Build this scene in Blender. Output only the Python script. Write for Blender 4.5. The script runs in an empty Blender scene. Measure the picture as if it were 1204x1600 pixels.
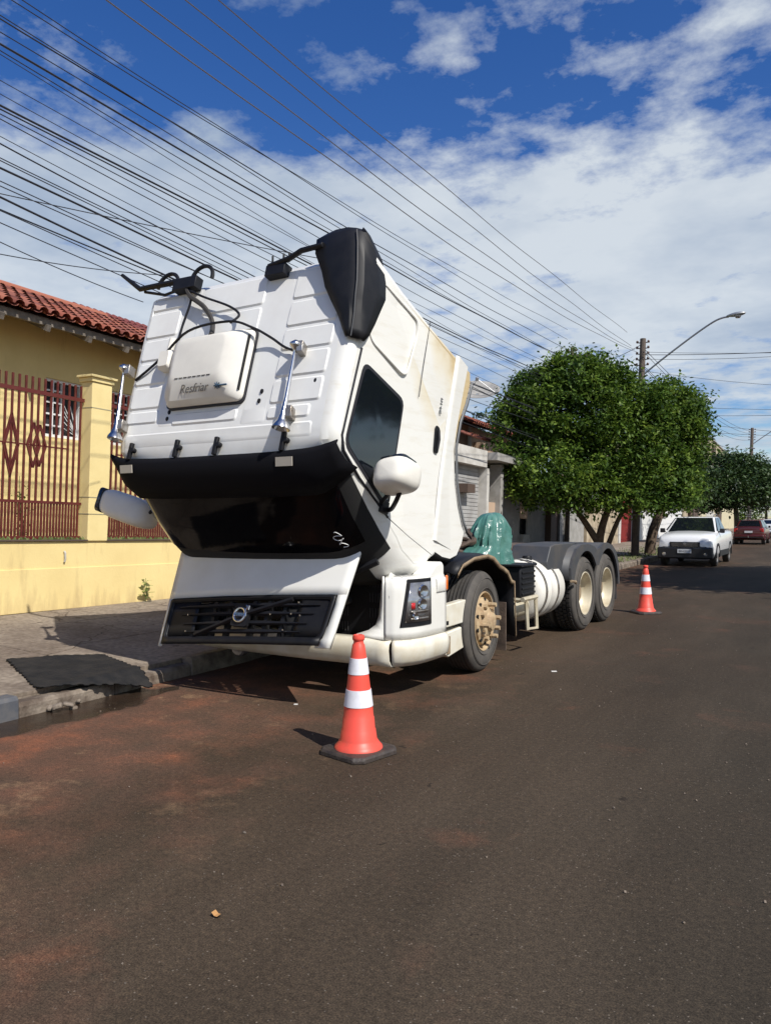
import bpy, bmesh, math, random
import numpy as np
from mathutils import Vector, Matrix, Euler
R = math.radians
random.seed(7); rng = np.random.default_rng(7)
S = bpy.context.scene
C = S.collection

# ------------------------------------------------------------------ camera
YAW = R(29)
cd = bpy.data.cameras.new('camera'); cam = bpy.data.objects.new('camera', cd); C.objects.link(cam)
cam.location = (0, 0, 1.5); cam.rotation_euler = (R(90), 0, YAW)
cd.sensor_fit = 'VERTICAL'; cd.sensor_height = 24; cd.lens = 24*1202/1600
cd.shift_y = 9/1600; cd.clip_end = 5000; cd.clip_start = .05
S.camera = cam
S.view_settings.view_transform = 'Standard'; S.view_settings.look = 'None'
S.view_settings.exposure = 0.2; S.view_settings.gamma = 1

# ------------------------------------------------------------------ sky and sun
SUN_AZ = R(-21.3); SUN_EL = R(47)        # azimuth measured from +X towards +Y
W = bpy.data.worlds.new('World'); S.world = W; W.use_nodes = True
nt = W.node_tree; N = nt.nodes; L = nt.links
for n in list(N): N.remove(n)
def nn(t, **k):
    n = N.new(t)
    for a, b in k.items(): setattr(n, a, b)
    return n
def mth(op, a, b=None, c=None, clamp=False):
    n = N.new('ShaderNodeMath'); n.operation = op; n.use_clamp = clamp
    for i, v in enumerate((a, b, c)):
        if v is None: continue
        if isinstance(v, (int, float)): n.inputs[i].default_value = v
        else: L.new(v, n.inputs[i])
    return n.outputs[0]
out = nn('ShaderNodeOutputWorld'); bg = nn('ShaderNodeBackground'); bg.inputs['Strength'].default_value = .1
sky = nn('ShaderNodeTexSky', sky_type='NISHITA', sun_disc=False)
sky.sun_elevation = SUN_EL; sky.sun_rotation = R(90)-SUN_AZ
sky.air_density = 1.0; sky.dust_density = .3; sky.ozone_density = 3.0
hsv = nn('ShaderNodeHueSaturation'); hsv.inputs['Saturation'].default_value = 1.32; hsv.inputs['Value'].default_value = 1.04
hsv.inputs['Hue'].default_value = .515
L.new(sky.outputs[0], hsv.inputs['Color'])
tc = nn('ShaderNodeTexCoord'); sp = nn('ShaderNodeSeparateXYZ'); L.new(tc.outputs['Generated'], sp.inputs[0])
zz = mth('MAXIMUM', mth('ADD', sp.outputs[2], .10), .05)
cmb = nn('ShaderNodeCombineXYZ'); L.new(mth('DIVIDE', sp.outputs[0], zz), cmb.inputs[0]); L.new(mth('DIVIDE', sp.outputs[1], zz), cmb.inputs[1])
def noise(scale, detail, rough, off):
    mp = nn('ShaderNodeMapping'); mp.inputs['Location'].default_value = off
    L.new(cmb.outputs[0], mp.inputs[0])
    n = nn('ShaderNodeTexNoise'); n.inputs['Scale'].default_value = scale; n.inputs['Detail'].default_value = detail
    n.inputs['Roughness'].default_value = rough; L.new(mp.outputs[0], n.inputs['Vector']); return n.outputs[0]
n1 = noise(4.6, 10, .62, (5.4, 9.7, 0)); n2 = noise(1.3, 3, .5, (7.3, 2.2, 5)); n3 = noise(.9, 6, .6, (1.3, 8.2, 2))
el = sp.outputs[2]
rmp = nn('ShaderNodeValToRGB'); L.new(el, rmp.inputs[0])
e = rmp.color_ramp; e.elements[0].position = 0; e.elements[0].color = (.56,)*3+(1,)
e.elements[1].position = .66; e.elements[1].color = (.40,)*3+(1,)
for p, v in ((.10, .52), (.18, .66), (.26, .80), (.37, .84), (.42, .54), (.46, .42), (.53, .45)):
    q = e.elements.new(p); q.color = (v,)*3+(1,)
cov = rmp.outputs[0]
d = mth('ADD', mth('MULTIPLY', n1, 1.25), mth('MULTIPLY', n2, .62))
rgt = mth('ADD', mth('MULTIPLY', sp.outputs[0], .875), mth('MULTIPLY', sp.outputs[1], .485))
high = mth('MULTIPLY', mth('SUBTRACT', el, .40), 8., clamp=True)
d = mth('ADD', d, mth('MULTIPLY', mth('MULTIPLY', rgt, high), .30))
d = mth('ADD', d, mth('MULTIPLY', cov, 1.15))
fac = mth('MULTIPLY', mth('SUBTRACT', d, 1.43), 3.0, clamp=True)
fac = mth('MULTIPLY', mth('SMOOTH_MIN', fac, 1.0, .2), .93, clamp=True)
shade = nn('ShaderNodeValToRGB'); L.new(n3, shade.inputs[0])
shade.color_ramp.elements[0].position = .40; shade.color_ramp.elements[0].color = (3.6, 4.35, 5.4, 1)
shade.color_ramp.elements[1].position = .62; shade.color_ramp.elements[1].color = (6.2, 6.7, 7.1, 1)
mx = nn('ShaderNodeMix', data_type='RGBA'); L.new(fac, mx.inputs['Factor']); L.new(hsv.outputs[0], mx.inputs['A']); L.new(shade.outputs[0], mx.inputs['B'])
L.new(mx.outputs['Result'], bg.inputs[0]); L.new(bg.outputs[0], out.inputs[0])
sl = bpy.data.lights.new('sun', 'SUN'); sl.energy = 4.5; sl.angle = R(.53); sl.color = (1, .955, .88)
so = bpy.data.objects.new('sun', sl); C.objects.link(so)
sd = Vector((math.cos(SUN_EL)*math.cos(SUN_AZ), math.cos(SUN_EL)*math.sin(SUN_AZ), math.sin(SUN_EL)))
so.rotation_euler = sd.to_track_quat('Z', 'Y').to_euler(); so.location = (20, -8, 30)

# ------------------------------------------------------------------ materials
MATS = {}
def mat(name, col, rough=.6, metal=0., col2=None, nscale=8., bump=0., bscale=60., coat=0., spec=.5, contrast=(.35, .65), detail=6, island=None, trans=0., alpha=1.):
    m = bpy.data.materials.new(name); m.use_nodes = True; MATS[name] = m
    t = m.node_tree; b = t.nodes['Principled BSDF']
    b.inputs['Base Color'].default_value = (*col, 1); b.inputs['Roughness'].default_value = rough; b.inputs['Metallic'].default_value = metal
    b.inputs['Specular IOR Level'].default_value = spec
    if coat: b.inputs['Coat Weight'].default_value = coat; b.inputs['Coat Roughness'].default_value = .08
    if trans: b.inputs['Transmission Weight'].default_value = trans
    if alpha < 1: b.inputs['Alpha'].default_value = alpha
    co = t.nodes.new('ShaderNodeTexCoord')
    if col2:
        n = t.nodes.new('ShaderNodeTexNoise'); n.inputs['Scale'].default_value = nscale; n.inputs['Detail'].default_value = detail; n.inputs['Roughness'].default_value = .6
        t.links.new(co.outputs['Object'], n.inputs['Vector'])
        r = t.nodes.new('ShaderNodeValToRGB'); t.links.new(n.outputs[0], r.inputs[0])
        r.color_ramp.elements[0].position = contrast[0]; r.color_ramp.elements[0].color = (*col, 1)
        r.color_ramp.elements[1].position = contrast[1]; r.color_ramp.elements[1].color = (*col2, 1)
        t.links.new(r.outputs[0], b.inputs['Base Color'])
    if island:
        g = t.nodes.new('ShaderNodeNewGeometry'); r = t.nodes.new('ShaderNodeValToRGB'); t.links.new(g.outputs['Random Per Island'], r.inputs[0])
        r.color_ramp.elements[0].color = (*island[0], 1); r.color_ramp.elements[1].color = (*island[-1], 1)
        for i, c in enumerate(island[1:-1]):
            q = r.color_ramp.elements.new((i+1)/(len(island)-1)); q.color = (*c, 1)
        t.links.new(r.outputs[0], b.inputs['Base Color'])
    if bump:
        n = t.nodes.new('ShaderNodeTexNoise'); n.inputs['Scale'].default_value = bscale; n.inputs['Detail'].default_value = 5
        t.links.new(co.outputs['Object'], n.inputs['Vector'])
        bp = t.nodes.new('ShaderNodeBump'); bp.inputs['Strength'].default_value = bump; bp.inputs['Distance'].default_value = .02
        t.links.new(n.outputs[0], bp.inputs['Height']); t.links.new(bp.outputs[0], b.inputs['Normal'])
    return m
M = MATS
mat('white_paint', (.80, .79, .74), .32, col2=(.72, .70, .63), nscale=2.2, coat=.25, contrast=(.45, .8))
mat('cream_paint', (.76, .735, .64), .4, col2=(.64, .58, .45), nscale=5, coat=.1)
mat('roof_paint', (.80, .80, .77), .40, col2=(.74, .73, .70), nscale=4, coat=.15, contrast=(.4, .75))
mat('black_plastic', (.007, .0075, .010), .5, col2=(.012, .012, .014), nscale=10, spec=.28)
mat('visor_black', (.006, .006, .008), .75, spec=.1); mat('black_matte', (.010, .010, .010), .8)
mat('rubber', (.028, .026, .024), .78, col2=(.045, .040, .036), nscale=14, bump=.1)
mat('tyre_side', (.060, .055, .050), .8, col2=(.10, .088, .075), nscale=6, bump=.1, contrast=(.3, .7))
mat('glass_dark', (.006, .008, .012), .06, spec=.8, coat=.5)
mat('windscreen_glass', (.003, .003, .004), .07, spec=.16)
mat('chrome', (.62, .62, .62), .22, 1.0)
mat('steel', (.42, .41, .39), .4, .8, col2=(.25, .21, .17), nscale=12)
mat('rust_steel', (.20, .13, .08), .75, .2, col2=(.36, .27, .17), nscale=9, bump=.2)
mat('hub_tan', (.52, .40, .24), .7, col2=(.34, .23, .13), nscale=12, bump=.25, bscale=40)
mat('rim_cream', (.62, .56, .42), .42, .15, col2=(.44, .37, .25), nscale=5, contrast=(.4, .75))
mat('grey_plastic', (.050, .052, .057), .55, col2=(.085, .075, .066), nscale=5, contrast=(.45, .75))
mat('mirror_grey', (.16, .165, .17), .45)
mat('engine_brown', (.06, .042, .032), .8, col2=(.13, .09, .065), nscale=9, bump=.3)
mat('green_plastic', (.045, .145, .118), .28, col2=(.085, .21, .175), nscale=5, bump=.55, bscale=14, coat=.4)
mat('lamp_glass', (.22, .22, .23), .12, .6, col2=(.42, .42, .43), nscale=9, coat=.6)
mat('lamp_clear', (.8, .8, .82), .08, .2, coat=1)
mat('orange_lens', (.85, .19, .03), .25, coat=.5)
mat('red_lens', (.45, .02, .02), .25, coat=.5)
mat('seal', (.015, .015, .02), .6)
mat('ac_white', (.80, .77, .69), .42, col2=(.74, .71, .64), nscale=6)
mat('ink', (.16, .15, .14), .5); mat('ink_blue', (.05, .10, .16), .5)
mat('sticker', (.42, .38, .32), .5)
mat('cone_orange', (.80, .085, .055), .45, col2=(.42, .10, .06), nscale=9, contrast=(.52, .85), detail=10)
mat('cone_white', (.76, .76, .80), .38, col2=(.50, .48, .50), nscale=9, contrast=(.5, .85))
mat('cone_base', (.028, .022, .020), .6, col2=(.06, .045, .036), nscale=10, bump=.3)
mat('mat_rubber', (.013, .0135, .015), .9, spec=.2, col2=(.028, .026, .025), nscale=7, bump=.5, bscale=30)
mat('yellow_wall', (.80, .64, .295), .85, col2=(.74, .58, .26), nscale=1.6, bump=.12, bscale=35)
mat('yellow_trim', (.80, .65, .31), .85, col2=(.74, .59, .27), nscale=3, bump=.1)
mat('rail_red', (.115, .022, .015), .5, col2=(.11, .016, .014), nscale=12)
mat('tile', (.50, .135, .065), .85, island=[(.11, .035, .025), (.27, .075, .045), (.35, .125, .075), (.19, .065, .05)])
mat('tile_dark', (.20, .05, .04), .85, col2=(.12, .03, .03), nscale=20)
mat('wood_grey', (.22, .19, .16), .8, col2=(.14, .12, .10), nscale=14)
mat('white_frame', (.75, .75, .74), .5)
mat('shade_glass', (.03, .03, .035), .2)
mat('concrete_white', (.62, .60, .56), .85, col2=(.44, .42, .38), nscale=2.5, bump=.1)
mat('concrete_grey', (.36, .35, .33), .85, col2=(.25, .24, .22), nscale=3, bump=.15)
mat('beige_wall', (.52, .38, .27), .85, col2=(.45, .32, .23), nscale=2)
mat('tan_wall', (.50, .42, .30), .85, col2=(.26, .20, .13), nscale=2.2)
mat('cream_wall', (.62, .56, .38), .85, col2=(.52, .46, .31), nscale=1.4)
mat('khaki_wall', (.42, .38, .24), .85, col2=(.33, .29, .18), nscale=1)
mat('shutter_grey', (.40, .40, .39), .6, col2=(.32, .31, .30), nscale=3)
mat('gate_grey', (.20, .20, .20), .5, col2=(.27, .26, .25), nscale=3)
mat('gate_red', (.28, .035, .03), .6)
mat('brown_dark', (.09, .06, .045), .8)
mat('bark', (.085, .058, .040), .9, col2=(.16, .115, .08), nscale=9, bump=.6, bscale=22)
mat('pole_wood', (.16, .125, .10), .85, col2=(.09, .07, .06), nscale=8, bump=.3)
mat('pole_concrete', (.30, .28, .25), .85, col2=(.20, .18, .16), nscale=6)
mat('porcelain', (.12, .07, .06), .3)
mat('galv', (.40, .41, .42), .45, .7)
mat('wire', (.022, .024, .032), .6); mat('wire_alu', (.17, .16, .16), .5, .4)
mat('leaf', (.06, .12, .03), .55, spec=.3, island=[(.024, .055, .010), (.062, .125, .020), (.11, .195, .030), (.19, .28, .055)])
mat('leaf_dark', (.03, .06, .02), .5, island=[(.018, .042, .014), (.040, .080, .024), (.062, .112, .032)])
mat('leaf_young', (.16, .28, .06), .5, island=[(.10, .20, .04), (.20, .33, .07)])
def leaf_drift(name):
    t = M[name].node_tree; b = t.nodes['Principled BSDF']; src = b.inputs['Base Color'].links[0].from_socket; co = t.nodes.new('ShaderNodeTexCoord')
    n = t.nodes.new('ShaderNodeTexNoise'); n.inputs['Scale'].default_value = 1.1; n.inputs['Detail'].default_value = 3; t.links.new(co.outputs['Object'], n.inputs['Vector'])
    r = t.nodes.new('ShaderNodeValToRGB'); t.links.new(n.outputs[0], r.inputs[0]); r.color_ramp.elements[0].position = .38; r.color_ramp.elements[0].color = (.62, .68, .60, 1); r.color_ramp.elements[1].position = .62; r.color_ramp.elements[1].color = (1.30, 1.18, .95, 1)
    mx = t.nodes.new('ShaderNodeMix'); mx.data_type = 'RGBA'; mx.blend_type = 'MULTIPLY'; mx.inputs['Factor'].default_value = 1; t.links.new(src, mx.inputs['A']); t.links.new(r.outputs[0], mx.inputs['B']); t.links.new(mx.outputs['Result'], b.inputs['Base Color'])
leaf_drift('leaf'); leaf_drift('leaf_dark')
for k, w in (('leaf', .35), ('leaf_dark', .2), ('leaf_young', .35)):
    t = M[k].node_tree; b = t.nodes['Principled BSDF']; o = [n for n in t.nodes if n.type == 'OUTPUT_MATERIAL'][0]
    tr = t.nodes.new('ShaderNodeBsdfTranslucent'); mxs = t.nodes.new('ShaderNodeMixShader'); mxs.inputs[0].default_value = w
    src = b.inputs['Base Color'].links[0].from_socket
    t.links.new(src, tr.inputs[0]); t.links.new(b.outputs[0], mxs.inputs[1]); t.links.new(tr.outputs[0], mxs.inputs[2]); t.links.new(mxs.outputs[0], o.inputs[0])
mat('car_white', (.76, .77, .78), .22, coat=.6); mat('car_red', (.075, .014, .014), .25, coat=.6)
mat('car_black', (.012, .012, .014), .45); mat('plate', (.62, .63, .64), .4)
mat('twig', (.10, .14, .04), .7)
mat('dry_leaf', (.42, .22, .08), .8); mat('litter_white', (.7, .68, .64), .8)
mat('weed', (.12, .16, .05), .7, island=[(.08, .13, .03), (.18, .20, .07)])

# cab paint with the tan dirt the photograph shows towards the cab's floor and rear
def cab_paint():
    m = mat('cab_paint', (.80, .79, .74), .30, coat=.25); t = m.node_tree; b = t.nodes['Principled BSDF']
    a = t.nodes.new('ShaderNodeAttribute'); a.attribute_name = 'grime'
    co = t.nodes.new('ShaderNodeTexCoord'); n = t.nodes.new('ShaderNodeTexNoise'); n.inputs['Scale'].default_value = 2.2; n.inputs['Detail'].default_value = 7
    t.links.new(co.outputs['Object'], n.inputs['Vector'])
    ad = t.nodes.new('ShaderNodeMath'); ad.operation = 'MULTIPLY_ADD'; t.links.new(n.outputs[0], ad.inputs[0]); ad.inputs[1].default_value = .7
    t.links.new(a.outputs['Fac'], ad.inputs[2])
    r = t.nodes.new('ShaderNodeValToRGB'); t.links.new(ad.outputs[0], r.inputs[0])
    r.color_ramp.elements[0].position = .55; r.color_ramp.elements[0].color = (.80, .79, .74, 1)
    r.color_ramp.elements[1].position = 1.25; r.color_ramp.elements[1].color = (.56, .44, .25, 1)
    q = r.color_ramp.elements.new(.8); q.color = (.74, .68, .54, 1)
    t.links.new(r.outputs[0], b.inputs['Base Color'])
    mp = t.nodes.new('ShaderNodeMapping'); mp.inputs['Scale'].default_value = (5, 1.2, 9); t.links.new(co.outputs['Object'], mp.inputs[0])
    n3_ = t.nodes.new('ShaderNodeTexNoise'); n3_.inputs['Scale'].default_value = 1.8; n3_.inputs['Detail'].default_value = 8; n3_.inputs['Roughness'].default_value = .65; t.links.new(mp.outputs[0], n3_.inputs['Vector'])
    rs = t.nodes.new('ShaderNodeValToRGB'); t.links.new(n3_.outputs[0], rs.inputs[0]); rs.color_ramp.elements[0].position = .52; rs.color_ramp.elements[0].color = (1, 1, 1, 1); rs.color_ramp.elements[1].position = .85; rs.color_ramp.elements[1].color = (.86, .82, .74, 1)
    mg_ = t.nodes.new('ShaderNodeMix'); mg_.data_type = 'RGBA'; mg_.blend_type = 'MULTIPLY'; mg_.inputs['Factor'].default_value = 1; t.links.new(r.outputs[0], mg_.inputs['A']); t.links.new(rs.outputs[0], mg_.inputs['B']); t.links.new(mg_.outputs['Result'], b.inputs['Base Color'])
    r2 = t.nodes.new('ShaderNodeMapRange'); t.links.new(ad.outputs[0], r2.inputs[0]); r2.inputs[1].default_value = .5; r2.inputs[2].default_value = 1.2; r2.inputs[3].default_value = .30; r2.inputs[4].default_value = .6
    t.links.new(r2.outputs[0], b.inputs['Roughness'])
cab_paint()

def wall_grime(name, lo=.0, hi=.9):
    m = M[name]; t = m.node_tree; b = t.nodes['Principled BSDF']; src = b.inputs['Base Color'].links[0].from_socket
    co = t.nodes.new('ShaderNodeTexCoord'); mp = t.nodes.new('ShaderNodeMapping'); mp.inputs['Scale'].default_value = (3, 3, .55); t.links.new(co.outputs['Object'], mp.inputs[0])
    n = t.nodes.new('ShaderNodeTexNoise'); n.inputs['Scale'].default_value = 1.6; n.inputs['Detail'].default_value = 9; n.inputs['Roughness'].default_value = .68; t.links.new(mp.outputs[0], n.inputs['Vector'])
    sp_ = t.nodes.new('ShaderNodeSeparateXYZ'); t.links.new(co.outputs['Object'], sp_.inputs[0])
    mr = t.nodes.new('ShaderNodeMapRange'); t.links.new(sp_.outputs[2], mr.inputs[0]); mr.inputs[1].default_value = .38; mr.inputs[2].default_value = -.02; mr.inputs[3].default_value = 0; mr.inputs[4].default_value = .24
    ad = t.nodes.new('ShaderNodeMath'); ad.operation = 'ADD'; t.links.new(n.outputs[0], ad.inputs[0]); t.links.new(mr.outputs[0], ad.inputs[1])
    r = t.nodes.new('ShaderNodeValToRGB'); t.links.new(ad.outputs[0], r.inputs[0]); r.color_ramp.elements[0].position = .56; r.color_ramp.elements[0].color = (0, 0, 0, 1); r.color_ramp.elements[1].position = .82; r.color_ramp.elements[1].color = (.55, .55, .55, 1)
    mx = t.nodes.new('ShaderNodeMix'); mx.data_type = 'RGBA'; t.links.new(r.outputs[0], mx.inputs['Factor']); t.links.new(src, mx.inputs['A']); mx.inputs['B'].default_value = (.36, .24, .12, 1); t.links.new(mx.outputs['Result'], b.inputs['Base Color'])
wall_grime('yellow_wall')

# ------------------------------------------------------------------ mesh helpers
class MB:
    def __init__(s): s.v = []; s.f = []; s.mi = []
    def add(s, vs, fs, mi=0):
        o = len(s.v); s.v += [tuple(map(float, p)) for p in vs]; s.f += [tuple(i+o for i in f) for f in fs]; s.mi += [mi]*len(fs); return s
    def box(s, c, d, rot=None, mi=0, taper=1.):
        x, y, z = [q/2 for q in d]
        vs = [Vector((sx*x*(taper if sz > 0 else 1), sy*y*(taper if sz > 0 else 1), sz*z)) for sz in (-1, 1) for sy in (-1, 1) for sx in (-1, 1)]
        if rot is not None:
            m = rot if isinstance(rot, Matrix) else Euler(rot).to_matrix(); vs = [m @ v for v in vs]
        vs = [v+Vector(c) for v in vs]
        return s.add(vs, [(0, 2, 3, 1), (4, 5, 7, 6), (0, 1, 5, 4), (2, 6, 7, 3), (0, 4, 6, 2), (1, 3, 7, 5)], mi)
    def bb(s, a, b, mi=0):
        return s.box([(p+q)/2 for p, q in zip(a, b)], [abs(q-p) for p, q in zip(a, b)], mi=mi)
    def tube(s, pts, r, n=8, mi=0, caps=True, closed=False):
        pts = [Vector(p) for p in pts]; rs = r if isinstance(r, (list, tuple)) else [r]*len(pts); rings = []; up = None
        m = len(pts)
        for i, p in enumerate(pts):
            if closed: d = pts[(i+1) % m]-pts[i-1]
            else: d = (pts[min(i+1, m-1)]-pts[max(i-1, 0)])
            d.normalize()
            if up is None: up = Vector((0, 0, 1)) if abs(d.z) < .9 else Vector((1, 0, 0))
            a = d.cross(up)
            if a.length < 1e-4: a = d.cross(Vector((0, 1, 0)))
            a.normalize(); bb = a.cross(d).normalized(); up = bb
            rings.append([p+(a*math.cos(2*math.pi*k/n)+bb*math.sin(2*math.pi*k/n))*rs[i] for k in range(n)])
        vs = [q for r_ in rings for q in r_]; fs = []
        for i in range(m-1 if not closed else m):
            j = (i+1) % m
            for k in range(n): fs.append((i*n+k, i*n+(k+1) % n, j*n+(k+1) % n, j*n+k))
        if caps and not closed: fs.append(tuple(range(n))[::-1]); fs.append(tuple((m-1)*n+k for k in range(n)))
        return s.add(vs, fs, mi)
    def lathe(s, prof, c=(0, 0, 0), axis='z', n=32, mi=0, a0=0, a1=2*math.pi, mfun=None):
        full = abs(a1-a0-2*math.pi) < 1e-6; k = n if full else n+1; vs = []
        for r, h in prof:
            for i in range(k):
                a = a0+(a1-a0)*i/n; x, y = r*math.cos(a), r*math.sin(a)
                p = (x, y, h) if axis == 'z' else ((h, x, y) if axis == 'x' else (y, h, x))
                vs.append([p[j]+c[j] for j in range(3)])
        for j in range(len(prof)-1):
            fs = []
            for i in range(n):
                i2 = (i+1) % k; fs.append((j*k+i, j*k+i2, (j+1)*k+i2, (j+1)*k+i))
            o = len(s.v)
            if j == 0: s.v += [tuple(map(float, p)) for p in vs]; base = o
            s.f += [tuple(q+base for q in f) for f in fs]; s.mi += [mfun(j) if mfun else mi]*len(fs)
        return s
    def prism(s, poly, a, b, fn, mi=0):
        """poly 2-D, extruded from a to b; fn(p,q,t)->xyz"""
        n = len(poly); vs = [fn(p, q, a) for p, q in poly]+[fn(p, q, b) for p, q in poly]
        fs = [tuple(range(n))[::-1], tuple(range(n, 2*n))]+[(i, (i+1) % n, n+(i+1) % n, n+i) for i in range(n)]
        return s.add(vs, fs, mi)
    def grid(s, rows, mi=0, closed=False):
        n = len(rows[0]); vs = [p for r in rows for p in r]; fs = []
        for i in range(len(rows)-1):
            for k in range(n if closed else n-1): fs.append((i*n+k, i*n+(k+1) % n, (i+1)*n+(k+1) % n, (i+1)*n+k))
        return s.add(vs, fs, mi)
    def build(s, name, m, parent=None, smooth=35, bevel=0, seg=2, solid=0, loc=None, recalc=True):
        me = bpy.data.meshes.new(name); me.from_pydata(s.v, [], s.f); me.update()
        if recalc:
            bm = bmesh.new(); bm.from_mesh(me); bmesh.ops.recalc_face_normals(bm, faces=bm.faces); bm.to_mesh(me); bm.free()
        for k in (m if isinstance(m, (list, tuple)) else [m]): me.materials.append(M[k])
        if any(s.mi): me.polygons.foreach_set('material_index', s.mi)
        if smooth:
            me.polygons.foreach_set('use_smooth', [True]*len(me.polygons)); me.set_sharp_from_angle(angle=R(smooth))
        o = bpy.data.objects.new(name, me); C.objects.link(o)
        if parent: o.parent = parent
        if loc: o.location = loc
        if solid: q = o.modifiers.new('s', 'SOLIDIFY'); q.thickness = solid; q.offset = 0
        if bevel:
            q = o.modifiers.new('b', 'BEVEL'); q.width = bevel; q.segments = seg; q.limit_method = 'ANGLE'; q.angle_limit = R(40); q.harden_normals = False
        return o
def tag(o, label=None, cat=None, group=None, kind=None):
    if label: o['label'] = label
    if cat: o['category'] = cat
    if group: o['group'] = group
    if kind: o['kind'] = kind
    return o
def empty(name, loc, rot=(0, 0, 0)):
    o = bpy.data.objects.new(name, None); C.objects.link(o); o.location = loc; o.rotation_euler = rot; o.empty_display_size = .3; return o
def copy_tree(o, parent=None):
    c = o.copy(); C.objects.link(c); c.parent = parent
    for ch in [x for x in C.objects if x.parent == o]: copy_tree(ch, c)
    return c
def text_mesh(body, size, m, name, parent, mtx, extrude=.002, shear=0):
    cu = bpy.data.curves.new('t', 'FONT'); cu.body = body; cu.size = size; cu.extrude = extrude; cu.align_x = 'CENTER'; cu.align_y = 'CENTER'; cu.shear = shear
    to = bpy.data.objects.new('t', cu); C.objects.link(to); dg = bpy.context.evaluated_depsgraph_get(); dg.update()
    me = bpy.data.meshes.new_from_object(to.evaluated_get(dg)); bpy.data.objects.remove(to); bpy.data.curves.remove(cu)
    me.transform(mtx); me.materials.clear(); me.materials.append(M[m])
    o = bpy.data.objects.new(name, me); C.objects.link(o)
    if parent: o.parent = parent
    return o
def frame_mtx(o, x, y):
    x = Vector(x).normalized(); y = Vector(y).normalized(); z = x.cross(y).normalized(); y = z.cross(x)
    return Matrix(((x[0], y[0], z[0], o[0]), (x[1], y[1], z[1], o[1]), (x[2], y[2], z[2], o[2]), (0, 0, 0, 1)))
# the street climbs gently away from us; houses and poles stand plumb, so they lean a little against the road plane
PLUMB = (R(-1.21), R(1.29), 0)
def plumb(name, loc): return empty(name, loc, PLUMB)

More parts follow.
